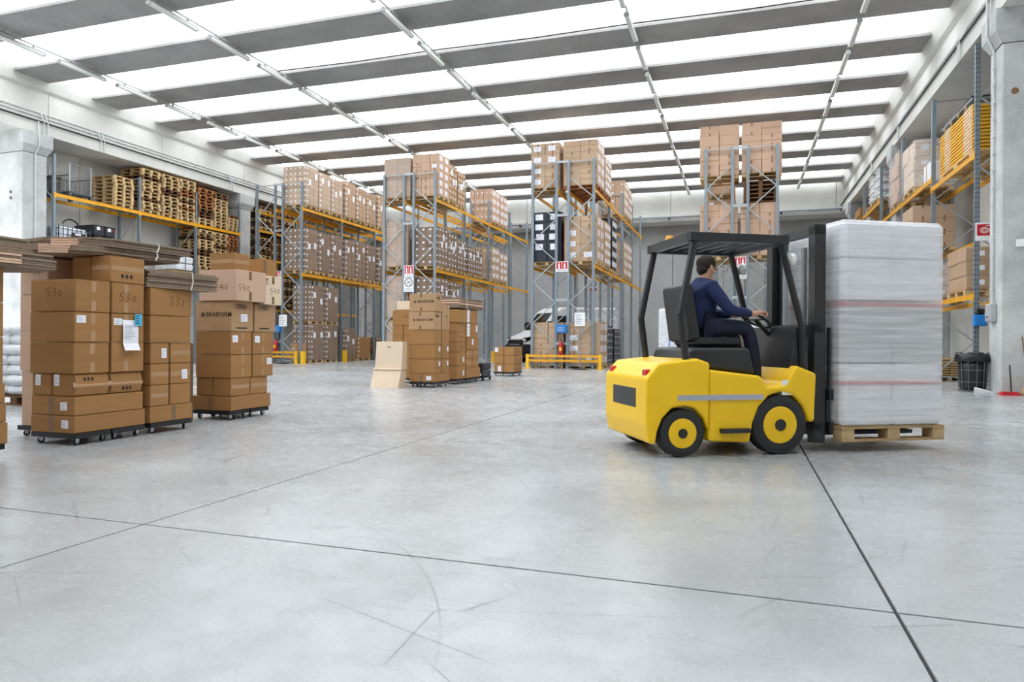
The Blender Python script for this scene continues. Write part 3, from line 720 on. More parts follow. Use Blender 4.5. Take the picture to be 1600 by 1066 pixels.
# rack in front of the van
stack_cartons(P3, 'left-row top', -7.86, -6.7, 25.62, 26.7, 6.9, 1.86, 2, 2, 4, 'kraft_beige', lab=.55)
stack_cartons(P3, 'right-row top', -6.55, -5.2, 25.6, 27.0, 6.9, 1.86, 2, 2, 4, 'kraft_beige', 'wood_red', lab=0, side=3)
load(P3, 'right-row top', 2, -6.5, -5.2, 27.2, 28.5, 6.9, 1.6, 3, 3, 5, 'kraft_beige', 'film', 3, 0, 'pale carton load covered with white labels', 'wood_red')
load(P3, 'left-row middle', 1, -7.76, -6.62, 25.62, 26.65, 4.0, 2.08, 2, 2, 5, 'crate_dark', None, 0, 0, 'black box load with white sheets', wide=8)
load(P3, 'left-row middle', 2, -7.76, -6.62, 26.8, 27.9, 4.0, 2.0, 2, 2, 5, 'crate_dark', None, 0, 0, 'black box load with white sheets', wide=4)
stack_cartons(P3, 'right-row middle', -6.5, -5.2, 25.62, 26.95, 4.0, 1.86, 2, 2, 4, 'kraft_beige', lab=.2, side=3)
load(P3, 'right-row middle', 2, -6.4, -5.2, 27.1, 28.4, 4.0, 1.9, 3, 3, 5, 'kraft_beige', None, 3, 0, 'pale carton load covered with white labels')
load(P3, 'right-row middle', 3, -6.4, -5.2, 28.75, 29.8, 4.0, 2.3, 3, 3, 5, 'crate_dark', None, 3, 0, 'black crate load with white labels')
for k, y0 in enumerate((31.9, 33.1)):
    load(P3, 'right-row top', k + 3, -6.45, -5.2, y0, y0 + 1.1, 6.9, 1.7 - .1 * k, 3, 2, 4, 'kraft_beige', None, 3, 0, 'beige carton load with white labels')
    load(P3, 'right-row middle', k + 4, -6.45, -5.2, y0, y0 + 1.1, 4.0, 1.75, 3, 2, 4, 'kraft_beige', None, 3, 0, 'beige carton load with white labels')
stack_cartons(P3, 'left-row floor', -7.72, -6.5, 25.6, 26.8, 0, 1.78, 2, 2, 4, 'kraft_beige', lab=0)
stack_cartons(P3, 'right-row floor', -6.42, -5.05, 25.6, 27.0, 0, 1.8, 2, 2, 4, 'kraft_beige', lab=.6, side=4)
load(P3, 'right-row floor', 2, -6.3, -5.1, 27.3, 28.5, 0, 1.7, 3, 4, 6, 'crate_dark', None, 2, 0, 'black crate load with small labels')
load(P3, 'right-row floor', 3, -6.3, -5.1, 28.9, 30.4, 0, 1.6, 3, 4, 6, 'crate_dark', None, 2, 0, 'black crate load with small labels')
# rack behind the forklift
stack_cartons(P4, 'left-row top', -1.46, -.1, 25.6, 26.7, 6.9, 1.94, 2, 2, 5, 'kraft_pink', lab=0)
stack_cartons(P4, 'right-row top', -.02, 1.33, 25.62, 26.7, 6.92, 1.92, 2, 2, 4, 'kraft_pink', lab=0)
stack_cartons(P4, 'left-row middle', -1.45, -.12, 25.6, 26.6, 4.0, 2.0, 2, 2, 4, 'kraft_pink', lab=0)
stack_cartons(P4, 'right-row middle', -.05, 1.25, 25.6, 26.6, 4.0, 2.0, 2, 2, 5, 'kraft_pink', lab=0)
load(P4, 'left-row middle', 2, -1.3, -.3, 27.0, 28.1, 4.0, 2.45, 3, 2, 5, 'kraft_beige', None, 0, 0, 'tall kraft carton load', wide=2)
load(P4, 'left-row top', 2, -1.3, -.3, 28.8, 29.9, 6.9, 1.3, 2, 2, 4, 'kraft_beige', None, 0, 0, 'kraft carton load')
load(P4, 'left-row floor', 1, -1.3, -.3, 28.78, 29.7, 0, 1.5, 3, 2, 4, 'kraft_dark', None, 0, 0, 'dark carton load')
for k in range(5):
    pallet(.62, 26.0, 6.02 + k * .146, f'dark wooden pallet, {ORD[5 - k]} from top, under the top cartons behind the forklift', 'wood_dark', 0, .95, 1.1, 'pallets on the racks')

# ------------------------------------------------------------------ left wall rack with empty pallets, cage, tank
UP76 = upright_mesh(7.45)
LX0, LX1 = -23.72, -22.6
lf = [17.4, 20.95, 23.9, 26.62]
rack('wall rack between the two left pillars, loaded with empty wooden pallets', LX0, LX1, lf, {None: [3.7, 6.1]}, -1, 7.45, UP76, 1.4, .9)
SX = (LX0 + LX1) / 2
def pallet_stack(y0, y1, z, n, desc, kinds, x=SX, wide=.0):
    for k in range(n):
        kd = kinds[k % len(kinds)] if not callable(kinds) else kinds(k)
        o = pallet(x + random.uniform(-.04, .04), (y0 + y1) / 2 + random.uniform(-.02, .02), z + k * .1455, f'empty wooden pallet, {ORD[n - k]} from top, in the {desc}', kd,
                   random.uniform(-1.5, 1.5), .94, (y1 - y0) / .8 * .97, 'empty pallets on the left wall rack')
w_, d_, r_ = 'wood', 'wood_dark', 'wood_red'
pallet_stack(19.75, 20.62, 6.12, 8, 'short stack beside the wire cage', [w_])
pallet_stack(21.03, 21.95, 6.12, 12, 'tall stack just right of the second post', lambda k: d_ if k in (9, 3) else w_)
pallet_stack(22.06, 22.94, 6.12, 12, 'second stack right of the second post', lambda k: d_ if k in (6, 7) else w_)
pallet_stack(22.97, 23.82, 6.12, 12, 'stack just left of the third post', lambda k: r_ if k in (3, 7, 8) else d_ if k in (5,) else w_)
pallet_stack(24.02, 24.92, 6.12, 11, 'reddish stack just right of the third post', lambda k: r_ if k > 4 else d_ if k > 1 else w_)
pallet_stack(24.97, 25.82, 6.12, 11, 'second stack right of the third post', lambda k: d_ if k > 8 else w_)
pallet_stack(25.85, 26.5, 6.12, 5, 'lowest stack beside the second pillar', lambda k: d_ if k == 4 else w_)
pallet_stack(24.02, 24.92, 3.72, 15, 'stack below the beam nearest third post', lambda k: d_ if k in (7, 8, 12) else w_)
pallet_stack(24.97, 25.82, 3.72, 15, 'middle stack below the yellow beam', lambda k: d_ if k in (5, 10) else w_)
pallet_stack(25.85, 26.5, 3.72, 15, 'stack below the beam beside second pillar', lambda k: r_ if k > 8 else d_)
# second wall rack further back, seen through the leftmost rack
rack('wall rack beyond the second left pillar, full of dark pallets', LX0, LX1, [28.0, 31.0, 34.0, 36.9], {None: [2.6, 5.1, 6.5]}, -1, 7.45, UP76, 1.4, .9)
for b in range(3):
    for q in range(3):
        y0 = 28.06 + b * 3.0 + q * .955
        for z, n, nm in ((2.62, 13, 'lower'), (5.12, 7, 'middle'), (6.52, 8, 'upper')):
            if b > 1 and nm != 'upper': continue
            for k in range(n):
                if b > 0 and k % 2: continue
                pallet(SX + random.uniform(-.05, .05), y0 + .43, z + (k * .1455 if b == 0 else k * .1455 * .5), f'dark pallet, {ORD[n - k]} from top, {nm} level, {ORD[b * 3 + q + 1]} stack of far left rack', w_ if (k + q) % 3 == 0 else d_, 0, .94, 1.05, 'pallets on the far left rack')
# wire cage pallet
t = thing('wire_cage', 'open wire mesh cage pallet on the upper beam of left wall rack', 'cage', (SX, 18.4, 6.12))
for sx in (-.5, .5):
    for sy in (-.42, .42): MB().box(sx - .02, sx + .02, sy - .02, sy + .02, 0, 1.15 if sy > -1 else .8).build('post', 'brace', t)
MB().box(-.55, .55, -.45, .45, .1, .16).build('tray', 'steel_dark', t)
for nm, z in (('foot', 0),):
    for sx in (-.5, .5):
        for sy in (-.42, .42): MB().box(sx - .06, sx + .06, sy - .06, sy + .06, 0, .1).build('foot', 'steel_dark', t)
for (a, b) in (((.5, -.42), (.5, .42)), ((-.5, -.42), (-.5, .42)), ((-.5, .42), (.5, .42)), ((-.5, -.42), (.5, -.42))):
    mb = MB(); hh = 1.13 if a[0] == b[0] and a[0] > 0 else .75
    L = math.dist(a, b); n = int(L / .05)
    for k in range(n + 1):
        x = a[0] + (b[0] - a[0]) * k / n; y = a[1] + (b[1] - a[1]) * k / n; mb.bar((x, y, .15), (x, y, hh), .006, .006)
    for k in range(int(hh / .05)): mb.bar((a[0], a[1], .16 + k * .05), (b[0], b[1], .16 + k * .05), .006, .006)
    mb.bar((a[0], a[1], hh), (b[0], b[1], hh), .03, .03)
    o = mb.build('wire_mesh', 'wire', t); o['kind'] = 'stuff'
t = thing('wire_crate', 'low dark wire crate at the left end of the wall rack', 'crate', (SX - .1, 17.66, 6.12))
mb = MB()
for k in range(9):
    z = .1 + k * .06
    for a, b in (((-.45, -.16), (.4, -.16)), ((.4, -.16), (.4, .19)), ((-.45, .19), (.4, .19))): mb.bar((*a, z), (*b, z), .012, .012)
for k in range(11): mb.bar((-.45 + k * .08, -.16, .1), (-.45 + k * .08, -.16, .6), .01, .01)
mb.build('wire_side', 'cable', t); MB().box(-.46, .42, -.17, .2, .04, .1).build('tray', 'steel_dark', t); MB().box(-.46, .42, -.17, .2, .6, .63).build('rim', 'tape_brown', t)
# caged liquid tank and black crates on the lower beam
t = thing('caged_tank', 'white plastic liquid tank in a steel cage with black plate', 'tank', (SX, 18.15, 3.72))
pallet(SX, 18.15, 3.72, 'pallet under the white caged tank', 'wood_dark', 90, .9, 1.3)
MB().box(-.5, .5, -.55, .6, .16, 1.28, 0, .09).build('tank_body', 'ibc_white', t)
mb = MB()
for k in range(6):
    for yy in (-.58, .63): mb.bar((-.53, yy, .2 + k * .2), (.53, yy, .2 + k * .2), .02, .02)
    for xx in (-.53, .53): mb.bar((xx, -.58, .2 + k * .2), (xx, .63, .2 + k * .2), .02, .02)
for k in range(8):
    y = -.58 + k * 1.21 / 7; mb.bar((.53, y, .15), (.53, y, 1.3), .02, .02)
    x = -.53 + k * 1.06 / 7; mb.bar((x, -.58, .15), (x, -.58, 1.3), .02, .02)
mb.build('cage', 'steel_dark', t)
MB().box(.54, .56, -.1, .42, .62, 1.1).build('name_plate', 'black_plastic', t); MB().box(.56, .565, .02, .25, 1.02, 1.08).build('plate_label', 'label', t)
mb = MB(); pts = [(.1, .2 + .35 * math.cos(a), 1.28 + .34 * math.sin(a)) for a in [R(20 + 12 * i) for i in range(12)]]; mb.path(pts, .02, 6)
mb.path([(p[0] + .12, p[1] - .08, p[2]) for p in pts], .02, 6); mb.build('hose', 'cable', t)
for k in range(2):
    for q in range(2):
        t = thing('storage_crate', f'black storage crate with white label, {"upper" if k else "lower"} {"near" if q == 0 else "far"} one beside caged tank', 'crate', (SX, 19.2 + q * .46, 4.48 + k * .4), 0, 'black crates beside the tank')
        MB().box(-.5, .5, -.21, .21, 0, .36, 0, .015).build('body', 'crate_dark', t); MB().box(-.52, .52, -.225, .225, .34, .38, 0, .01).build('lid', 'black_plastic', t)
        MB().box(.5, .506, -.12, .02, .2, .32).build('crate_label', 'label', t); MB().box(.5, .508, .07, .11, .22, .28).build('latch', 'red_paint', t)
        if k == 0 and q == 0: MB().box(.5, .507, 0, .14, .3, .36).build('yellow_sticker', 'guard_yellow', t)
t = thing('storage_crate', 'dark plinth of flat crates under the black storage crates', 'crate', (SX, 19.45, 3.72))
for k in range(2): MB().box(-.52, .52, -.5, .7, k * .38, k * .38 + .36, 0, .02).build('crate', 'crate_dark', t)
t = thing('plastic_crate', 'small black open crate beside the stacked storage crates', 'crate', (SX + .1, 20.4, 4.245))
MB().box(-.3, .3, -.22, .22, 0, .16, 0, .02).build('body', 'black_plastic', t); MB().box(-.32, .32, -.24, .24, .16, .2).build('rim', 'rubber', t)
t = thing('storage_crate', 'dark crate below the small open crate', 'crate', (SX, 20.39, 3.72)); MB().box(-.5, .5, -.2, .22, 0, .52, 0, .02).build('body', 'crate_dark', t)
pallet(SX, 23.2, 3.72, 'pallet under the white wrapped boards on left wall rack', 'wood', 90, .9, 1.2)
for k in range(2):
    t = thing('wrapped_boards', f'{"upper" if k else "lower"} bundle of white film-wrapped boards on left wall rack', 'boards', (SX + .05, 23.2, 3.87 + .3 * k + .12), 0, 'white wrapped boards')
    MB().box(-.6, .6, -.48, .42, 0, .26, 0, .03).build('boards', 'white_paint', t); MB().box(-.62, .62, -.5, .44, -.004, .275, 0, .04).build('stretch_film', 'film_milky', t); MB().box(.62, .625, -.05, -.01, 0, .27).build('strap', 'cable', t)
MB_ = thing('board_base', 'wooden base boards under the white wrapped boards', 'boards', (SX, 23.2, 3.865)); MB().box(-.55, .55, -.45, .42, 0, .11, 0, .01).build('boards', 'wood', MB_)

# ------------------------------------------------------------------ dollies and the carton stacks
CAST = {}
def caster_meshes():
    if not CAST:
        w = MB().lathe([(.036, -.014), (.04, -.008), (.04, .008), (.036, .014)], (0, 0, .04), 16, 0, 'y'); w.lathe([(.02, -.017), (.022, .017)], (0, 0, .04), 12, 1, 'y')
        CAST['w'] = w.mesh('wheel', ['rubber', 'wheel_grey'])
        f = MB().box(-.022, .022, -.024, -.017, .035, .082); f.box(-.022, .022, .017, .024, .035, .082); f.box(-.03, .03, -.03, .03, .078, .086); f.tube((0, -.026, .04), (0, .026, .04), .007, 8)
        CAST['f'] = f.mesh('fork', 'zinc')
    return CAST
def dolly(x0, x1, y0, y1, label, z=.12):
    cx, cy = (x0 + x1) / 2, (y0 + y1) / 2; w, d = x1 - x0, y1 - y0
    t = thing('dolly', label, 'dolly', (cx, cy, 0), 0, 'black wheeled dollies under the carton stacks')
    b = MB(); h = z - .086
    b.box(-w / 2, w / 2, -d / 2, -d / 2 + .05, .07, z - .001); b.box(-w / 2, w / 2, d / 2 - .05, d / 2, .07, z - .001)
    b.box(-w / 2, -w / 2 + .05, -d / 2 + .05, d / 2 - .05, .07, z - .001); b.box(w / 2 - .05, w / 2, -d / 2 + .05, d / 2 - .05, .07, z - .001)
    b.box(-.04, .04, -d / 2 + .05, d / 2 - .05, .09, z - .004)
    b.build('frame', 'black_plastic', t)
    cm = caster_meshes()
    for sx in (-1, 1):
        for sy in (-1, 1):
            c = link('caster', cm['f'], t, (sx * (w / 2 - .06), sy * (d / 2 - .06), 0), R(random.uniform(30, 150))); c.scale = (.82, .82, .82); link('wheel', cm['w'], c)
    return t
def front_stacks():
    L, T, V, H, HW, TX, IC = 'label', 'tape', 'vtape', 'htape', 'hand', 'text', 'icon'
    g = 'cartons stacked on the front left dollies'
    A0, A1 = -6.72, -6.13
    dolly(A0, A1, 4.94, 5.34, 'black dolly under the front marked carton column, nearest the camera'); dolly(A0, A1, 5.36, 5.76, 'black dolly under the column with the taped white note')
    nm = 'front left pile'
    carton(A0, A1, 4.93, 5.77, .12, .29, f'long flat carton at the very bottom of the {nm}', 'kraft', [(V, 'y', .28), (L, 'y', .42, .05, .09, .08)], 0, g)
    carton(A0 - .005, A1 - .01, 4.94, 5.75, .291, .48, f'long flat carton lying second from bottom in the {nm}', 'kraft', [(V, 'y', .27), (L, 'y', .4, .05, .09, .08)], 0, g)
    # two cartons side by side at the left, the right one and its neighbour with a bulging flap
    carton(A0 + .005, -6.45, 4.94, 5.32, .482, .7, f'small carton with upright label, left end of third layer, {nm}', 'kraft', [(L, 'y', .05, .1, .07, .11)], 0, g)
    for i, (y0, y1, lab) in enumerate(((4.94, 5.32, f'burst carton with upright label at the corner of third layer, {nm}'), (5.335, 5.73, f'burst carton with brown tape below the white note, {nm}'))):
        t = carton(-6.44, A1 - .03, y0, y1, .482, .7, lab, 'kraft', [(L, 'y', .03, .1, .07, .11)] if i == 0 else [], 0, g)
        w, d, h = -6.16 + 6.44, y1 - y0, .218
        f = lambda u, v, q: (u, q, v)
        MB().prism([(w / 2 - .004, .012), (w / 2 + .012, .012), (w / 2 + .032, .1), (w / 2 + .008, .208), (w / 2 - .004, .208)], f, -d / 2 + .01, d / 2 - .01).build('bulging_flap', 'kraft', t)
        MB().prism([(w / 2 + .03, .085), (w / 2 + .034, .1), (w / 2 + .022, .135), (w / 2 + .018, .13)], f, -d / 2 - .02, d / 2 - .005).build('tape', 'tape', t)
        mb = icon_mb('marks', .035); o = link('printed_mark', mb.mesh('printed_mark', 'ink'), t, (w / 2 + (.0155 if i == 0 else .0165), -.1 if i == 0 else -.06, .15 if i == 0 else .035)); o.rotation_euler = (R(90 - (13 if i == 0 else -12)), 0, R(90))
        if i == 0: o.location.x = w / 2 + .0235
        else: o.location.x = w / 2 + .0195
    lv = ((.702, 1.01), (1.012, 1.31), (1.312, 1.63))
    for k, (z0, z1) in enumerate(lv):
        ex = [(T, 'x', .2)]
        ex2 = [(T, 'x', .17)]
        if k == 2: ex += [(HW, 'y', .2, .15, .09, '530')]; ex2 += [(HW, 'x', .08, .13, .09, '530')]
        if k == 1: ex += [(L, 'x', .02, .19, .1, .075)]; ex2 += [(L, 'x', .02, .18, .1, .07)]
        pos = ('lowest', 'middle', 'topmost')[k]
        carton(A0 - .01 * (k != 2), A1 + .005 * k, 4.925, 5.318, z0, z1, (f'topmost large carton with handwriting, front column of the {nm}' if k == 2 else f'{pos} large carton, front column of the {nm}'), 'kraft', ex, .3 * (k - 1), g)
        t = carton(A0, A1 + .01, 5.335, 5.735, z0, z1, f'{pos} large carton of the column right of front column, {nm}', 'kraft', ex2, 0, g)
        if k == 1:   # note and blue slip taped on this carton
            w, d = A1 + .01 - A0, .4
            n = MB(); f = lambda u, v, q: (u, q, v)
            prof = [(0, .235), (.012, .16), (.016, .07), (.012, -.01), (.045, -.085)]
            for (a, b), (c, e) in zip(prof, prof[1:]): n.add([(a, 0, b), (a, .19, b), (c, .19, e), (c, 0, e)], [(0, 1, 2, 3)]); n.add([(a - .002, 0, b), (a - .002, .19, b), (c - .002, .19, e), (c - .002, 0, e)], [(3, 2, 1, 0)])
            for q in range(7): n.box(.0155, .0175, .02, .06 + random.random() * .1, .04 + q * .022, .045 + q * .022, 1)
            n.build('white_note', ['label', 'print_grey'], t, (w / 2 + .002, -.08, 0), fix=False)
            bq = MB().box(0, .003, 0, .085, 0, .125); 
            for q in range(4): bq.box(.003, .0036, .01, .05, .02 + q * .026, .03 + q * .026, 1)
            bq.build('blue_slip', ['paper_blue', 'ink'], t, (w / 2 + .022, .06, .175))
    # cartons standing on top under the flat sheets
    carton(-6.67, -6.405, 5.33, 5.74, 1.632, 1.9, f'carton on top of the {nm}, left of the taped one', 'kraft', [], 0, g)
    carton(-6.4, A1, 5.325, 5.75, 1.632, 1.905, f'carton on top of the {nm} with shiny tape, under flat sheets', 'kraft', [(H, 'x', .15), (H, 'y', .15), (IC, 'x', .12, .05, .045, 'marks')], 0, g)
    # third column
    dolly(-6.72, A1, 5.84, 6.42, 'black dolly under the 331 carton column')
    n3 = 'column marked 331'
    carton(A0, A1, 5.83, 6.44, .12, .3, f'long flat carton at the bottom of the {n3}', 'kraft', [(V, 'x', .33)], 0, g)
    for k, (z0, z1) in enumerate(((.301, .535), (.537, .772), (.774, 1.008))):
        for q, (y0, y1) in enumerate(((5.84, 6.1), (6.115, 6.42))):
            ex = [(H, 'x', .12)] if not (q == 1 and k == 0) else []
            if (k, q) == (2, 0): ex = [(L, 'x', .15, .06, .07, .11)]
            if (k, q) == (1, 1): ex += [(L, 'x', .17, .05, .08, .11)]
            carton(A0 + .08, A1 - .01, y0, y1, z0, z1, f'small carton, {("lower", "middle", "upper")[k]} row, {("left", "right")[q]} side of the {n3}', 'kraft', ex, 0, g)
    carton(A0, A1, 5.825, 6.41, 1.01, 1.308, f'plain large carton second from top of the {n3}', 'kraft', [], 0, g)
    carton(A0, A1 + .005, 5.82, 6.415, 1.31, 1.615, f'topmost carton of the {n3}, handwritten number', 'kraft', [(HW, 'x', .25, .12, .1, '331')], 0, g)
    # flat-packed cartons on top
    def sheets(name_label, poly, z, n, th, straps, pale=None, z_slope=0.0):
        cx = sum(p[0] for p in poly) / len(poly); cy = sum(p[1] for p in poly) / len(poly)
        t = thing('flat_cartons', name_label, 'cardboard', (cx, cy, z), 0, 'bundles of flat-packed cartons')
        for k in range(n):
            jx, jy = random.uniform(-.015, .015), random.uniform(-.02, .02)
            MB().prism([(p[0] - cx + jx, p[1] - cy + jy) for p in poly], lambda u, v, w: (u, v, w), k * th, k * th + th - .003).build('cardboard_sheet', 'sheet_brown', t)
            if pale and k in pale[3]:
                a, b = Vector((*poly[pale[0]], 0)), Vector((*poly[pale[0] + 1], 0)); d = b - a; o_ = Vector((d.y, -d.x, 0)).normalized(); c0 = Vector((cx, cy, 0))
                q = [a + d * pale[1] - c0 - o_ * .2, a + d * pale[2] - c0 - o_ * .2, a + d * pale[2] - c0 + o_ * .025, a + d * pale[1] - c0 + o_ * .025]
                MB().prism([(p.x, p.y) for p in q], lambda u, v, w: (u, v, w), k * th + .0005, k * th + th - .0035).build('cardboard_sheet', 'sheet_pink', t)
        for (p, q) in straps:
            mb = MB(); a = Vector((p[0] - cx, p[1] - cy, -.004)); b = Vector((q[0] - cx, q[1] - cy, n * th + .004))
            d = (Vector((q[0], q[1], 0)) - Vector((p[0], p[1], 0)))
            mb.bar(a + Vector((.03, 0, 0)), Vector((a.x + .03, a.y + .03, n * th * .5)), .014, .004, 0, (1, 0, 0)); mb.bar(Vector((a.x + .03, a.y + .03, n * th * .5)), Vector((a.x + .03, a.y + .015, n * th + .006)), .014, .004, 0, (1, 0, 0))
            mb.box(a.x - .6, a.x + .03, a.y, a.y + .014, n * th + .004, n * th + .008)
            mb.build('strap', 'strap', t)
        return t
    sheets('lower bundle of long flat cartons lying on the front left pile', [(-6.72, 4.97), (-6.36, 5.14), (-6.25, 5.3), (-6.12, 6.22), (-7.15, 6.3), (-7.2, 5.05)], 1.912, 4, .022, [((-6.12, 5.85), (-6.2, 5.8))], (0, .1, .8, (0, 1, 2, 3)))
    sheets('upper bundle of long flat cartons lying on the front left pile', [(-6.78, 5.08), (-6.36, 5.22), (-6.18, 5.4), (-6.06, 6.32), (-7.1, 6.4), (-7.2, 5.15)], 2.003, 4, .022, [((-6.1, 5.85), (-6.2, 5.8))], (0, .25, .85, (0, 1, 2)))
    sheets('bundle of flat cartons lying on the column marked 331', [(-6.15, 5.8), (-6.0, 6.68), (-6.95, 6.75), (-6.98, 5.85)], 1.617, 9, .022, [((-6.06, 6.3), (-6.2, 5.8))])
    # pale stack behind the front pile
    n4 = 'pale stack behind the front pile'
    dolly(-7.33, -6.85, 5.24, 5.75, 'black dolly under the pale stack behind the front pile')
    zz = (.12, .705, 1.115, 1.51, 1.9)
    for k in range(4):
        ex = [('icon', 'y', .17, zz[k + 1] - zz[k] - .12, .07, 'arrows'), (IC, 'y', .18, .04, .03, 'line')] if k in (1, 2) else [(HW, 'y', .16, .2, .1, '47')] if k == 3 else []
        carton(-7.3 + (.03 if k == 0 else 0), -6.9 + (.01 if k == 3 else 0), 5.235, 5.72, zz[k], zz[k + 1] - .002, f'{("lowest", "second", "third", "topmost")[k]} carton from floor in the {n4}', 'kraft_pink', ex, 0, g)
    # stack cut by the left frame edge
    n5 = 'stack at left edge of the view'
    dolly(-6.72, -6.14, 3.6, 4.28, 'black dolly under the stack at left edge of the view')
    z5 = (.12, .31, .48, .655, .83, 1.06, 1.36, 1.67)
    for k in range(7):
        ex = [(L, 'x', .52, .05, .08, .1)] if k == 4 else []
        carton(-6.72, -6.13 + (.02 if k == 0 else 0), 3.62, 4.28 + (.01 if k < 2 else -.02 * (k > 2)), z5[k], z5[k + 1] - .002, f'{ORD[k + 1]} carton from floor in the {n5}', 'kraft', ex, 0, g)
    sheets('lower bundle of flat cartons on the stack at left edge', [(-6.42, 3.4), (-6.0, 3.5), (-5.95, 4.58), (-6.35, 4.72), (-7.0, 4.5), (-7.0, 3.4)], 1.672, 6, .022, [], (1, .0, .72, (1, 2, 4)))
    sheets('upper bundle of flat cartons on the stack at left edge', [(-6.5, 3.3), (-6.1, 3.4), (-6.08, 4.45), (-6.5, 4.5), (-7.0, 4.4), (-7.0, 3.3)], 1.806, 6, .022, [], None)
    # second pile to the right, with the printed cartons
    nB = 'right-hand front pile'
    B0, B1, Y0 = -6.84, -6.22, 7.18
    dolly(-6.85, -6.24, 7.2, 7.56, 'black dolly under the right-hand front pile, near half'); dolly(-6.85, -6.24, 7.58, 7.95, 'black dolly under the right-hand front pile, far half')
    carton(-6.85, B1 + .005, Y0, 7.96, .125, .31, f'long flat carton at the bottom of the {nB}', 'kraft', [(V, 'y', .3)], 0, g)
    carton(-6.79, -6.525, Y0 + .01, 7.54, .312, .545, f'small carton at the left of second layer, {nB}', 'kraft', [], 0, g)
    carton(-6.515, B1 - .005, Y0 + .005, 7.545, .312, .545, f'small carton at the corner of second layer, {nB}', 'kraft', [(H, 'x', .12)], 0, g)
    carton(-6.6, B1 - .01, 7.56, 7.91, .312, .545, f'small carton at the far end of second layer, {nB}', 'kraft', [(H, 'x', .12)], 0, g)
    for k, (z0, z1) in enumerate(((.547, .848), (.85, 1.148))):
        carton(-6.79, B1, Y0 - .005, 7.575, z0, z1, f'{("lower", "upper")[k]} plain carton, near column of the {nB}', 'kraft', [(T, 'x', .22)] + ([(L, 'x', .03, .16, .1, .09)] if k else []), 0, g)
        carton(-6.79, B1 + .01, 7.585, 8.0, z0, z1, f'{("lower", "upper")[k]} plain carton, far column of the {nB}', 'kraft', [(T, 'x', .2), (L, 'x', .03 if k else .28, .16, .1, .09)], 0, g)
    for q, (y0, y1) in enumerate(((Y0 - .005, 7.6), (7.62, 8.06))):
        ex = [(IC, 'x', .08, .3, .062, 'row'), (L, 'x', .18, .13, .13, .1), (IC, 'x', .1, .04, .05, 'line')] if q == 0 else [(IC, 'x', .07, .3, .062, 'row'), (IC, 'x', .1, .04, .05, 'line')]
        if q == 0: ex += [(IC, 'y', .13, .22, .065, 'emblem'), (TX, 'y', .18, .195, .085, 'BRAIFORM'), (T, 'y', .28)]
        carton(-6.8, B1, y0, y1, 1.15, 1.545 - .02 * q, ('carton with black printed name' if q == 0 else 'carton with boxed handling marks') + f' in the {nB}', 'kraft_light', ex, .4, g)
    carton(-6.72, -6.11, Y0 - .03, 7.72, 1.548, 1.95, f'large pinkish handwritten carton near the top of the {nB}', 'kraft_pink', [(HW, 'y', .26, .12, .09, '540'), (HW, 'x', .03, .13, .09, '540'), (T, 'x', .26, .11, 'tape_brown')], -1, g)
    carton(-6.75, -6.16, 7.735, 8.12, 1.53, 1.93, f'pale handwritten carton beside the large pinkish one, {nB}', 'kraft_pale', [(HW, 'x', .12, .14, .09, '540'), (T, 'x', .19, .1, 'tape_brown'), (IC, 'x', .03, .28, .09, 'arrows')], 1, g)
    carton(-6.6, -6.2, 7.2, 7.5, 1.952, 2.17, f'topmost taped carton on the {nB}', 'kraft', [(H, 'y', .11), (H, 'x', .11)], 0, g)
    carton(-6.6, -6.19, 7.735, 8.05, 1.932, 2.15, f'second small carton on the very top, {nB}', 'kraft', [(V, 'x', .06)], 0, g)
    # brown sheet standing between the two piles
    t = thing('cardboard_panel', 'dark brown cardboard panel standing between the two front piles', 'cardboard', (-6.92, 6.85, 0)); MB().box(-.32, .33, -.05, .1, 0.0, 1.0, 0, .02).build('panel', 'kraft_dark', t); MB().box(-.34, .34, -.06, .11, .3, .33).build('band', 'tape_brown', t)
front_stacks()

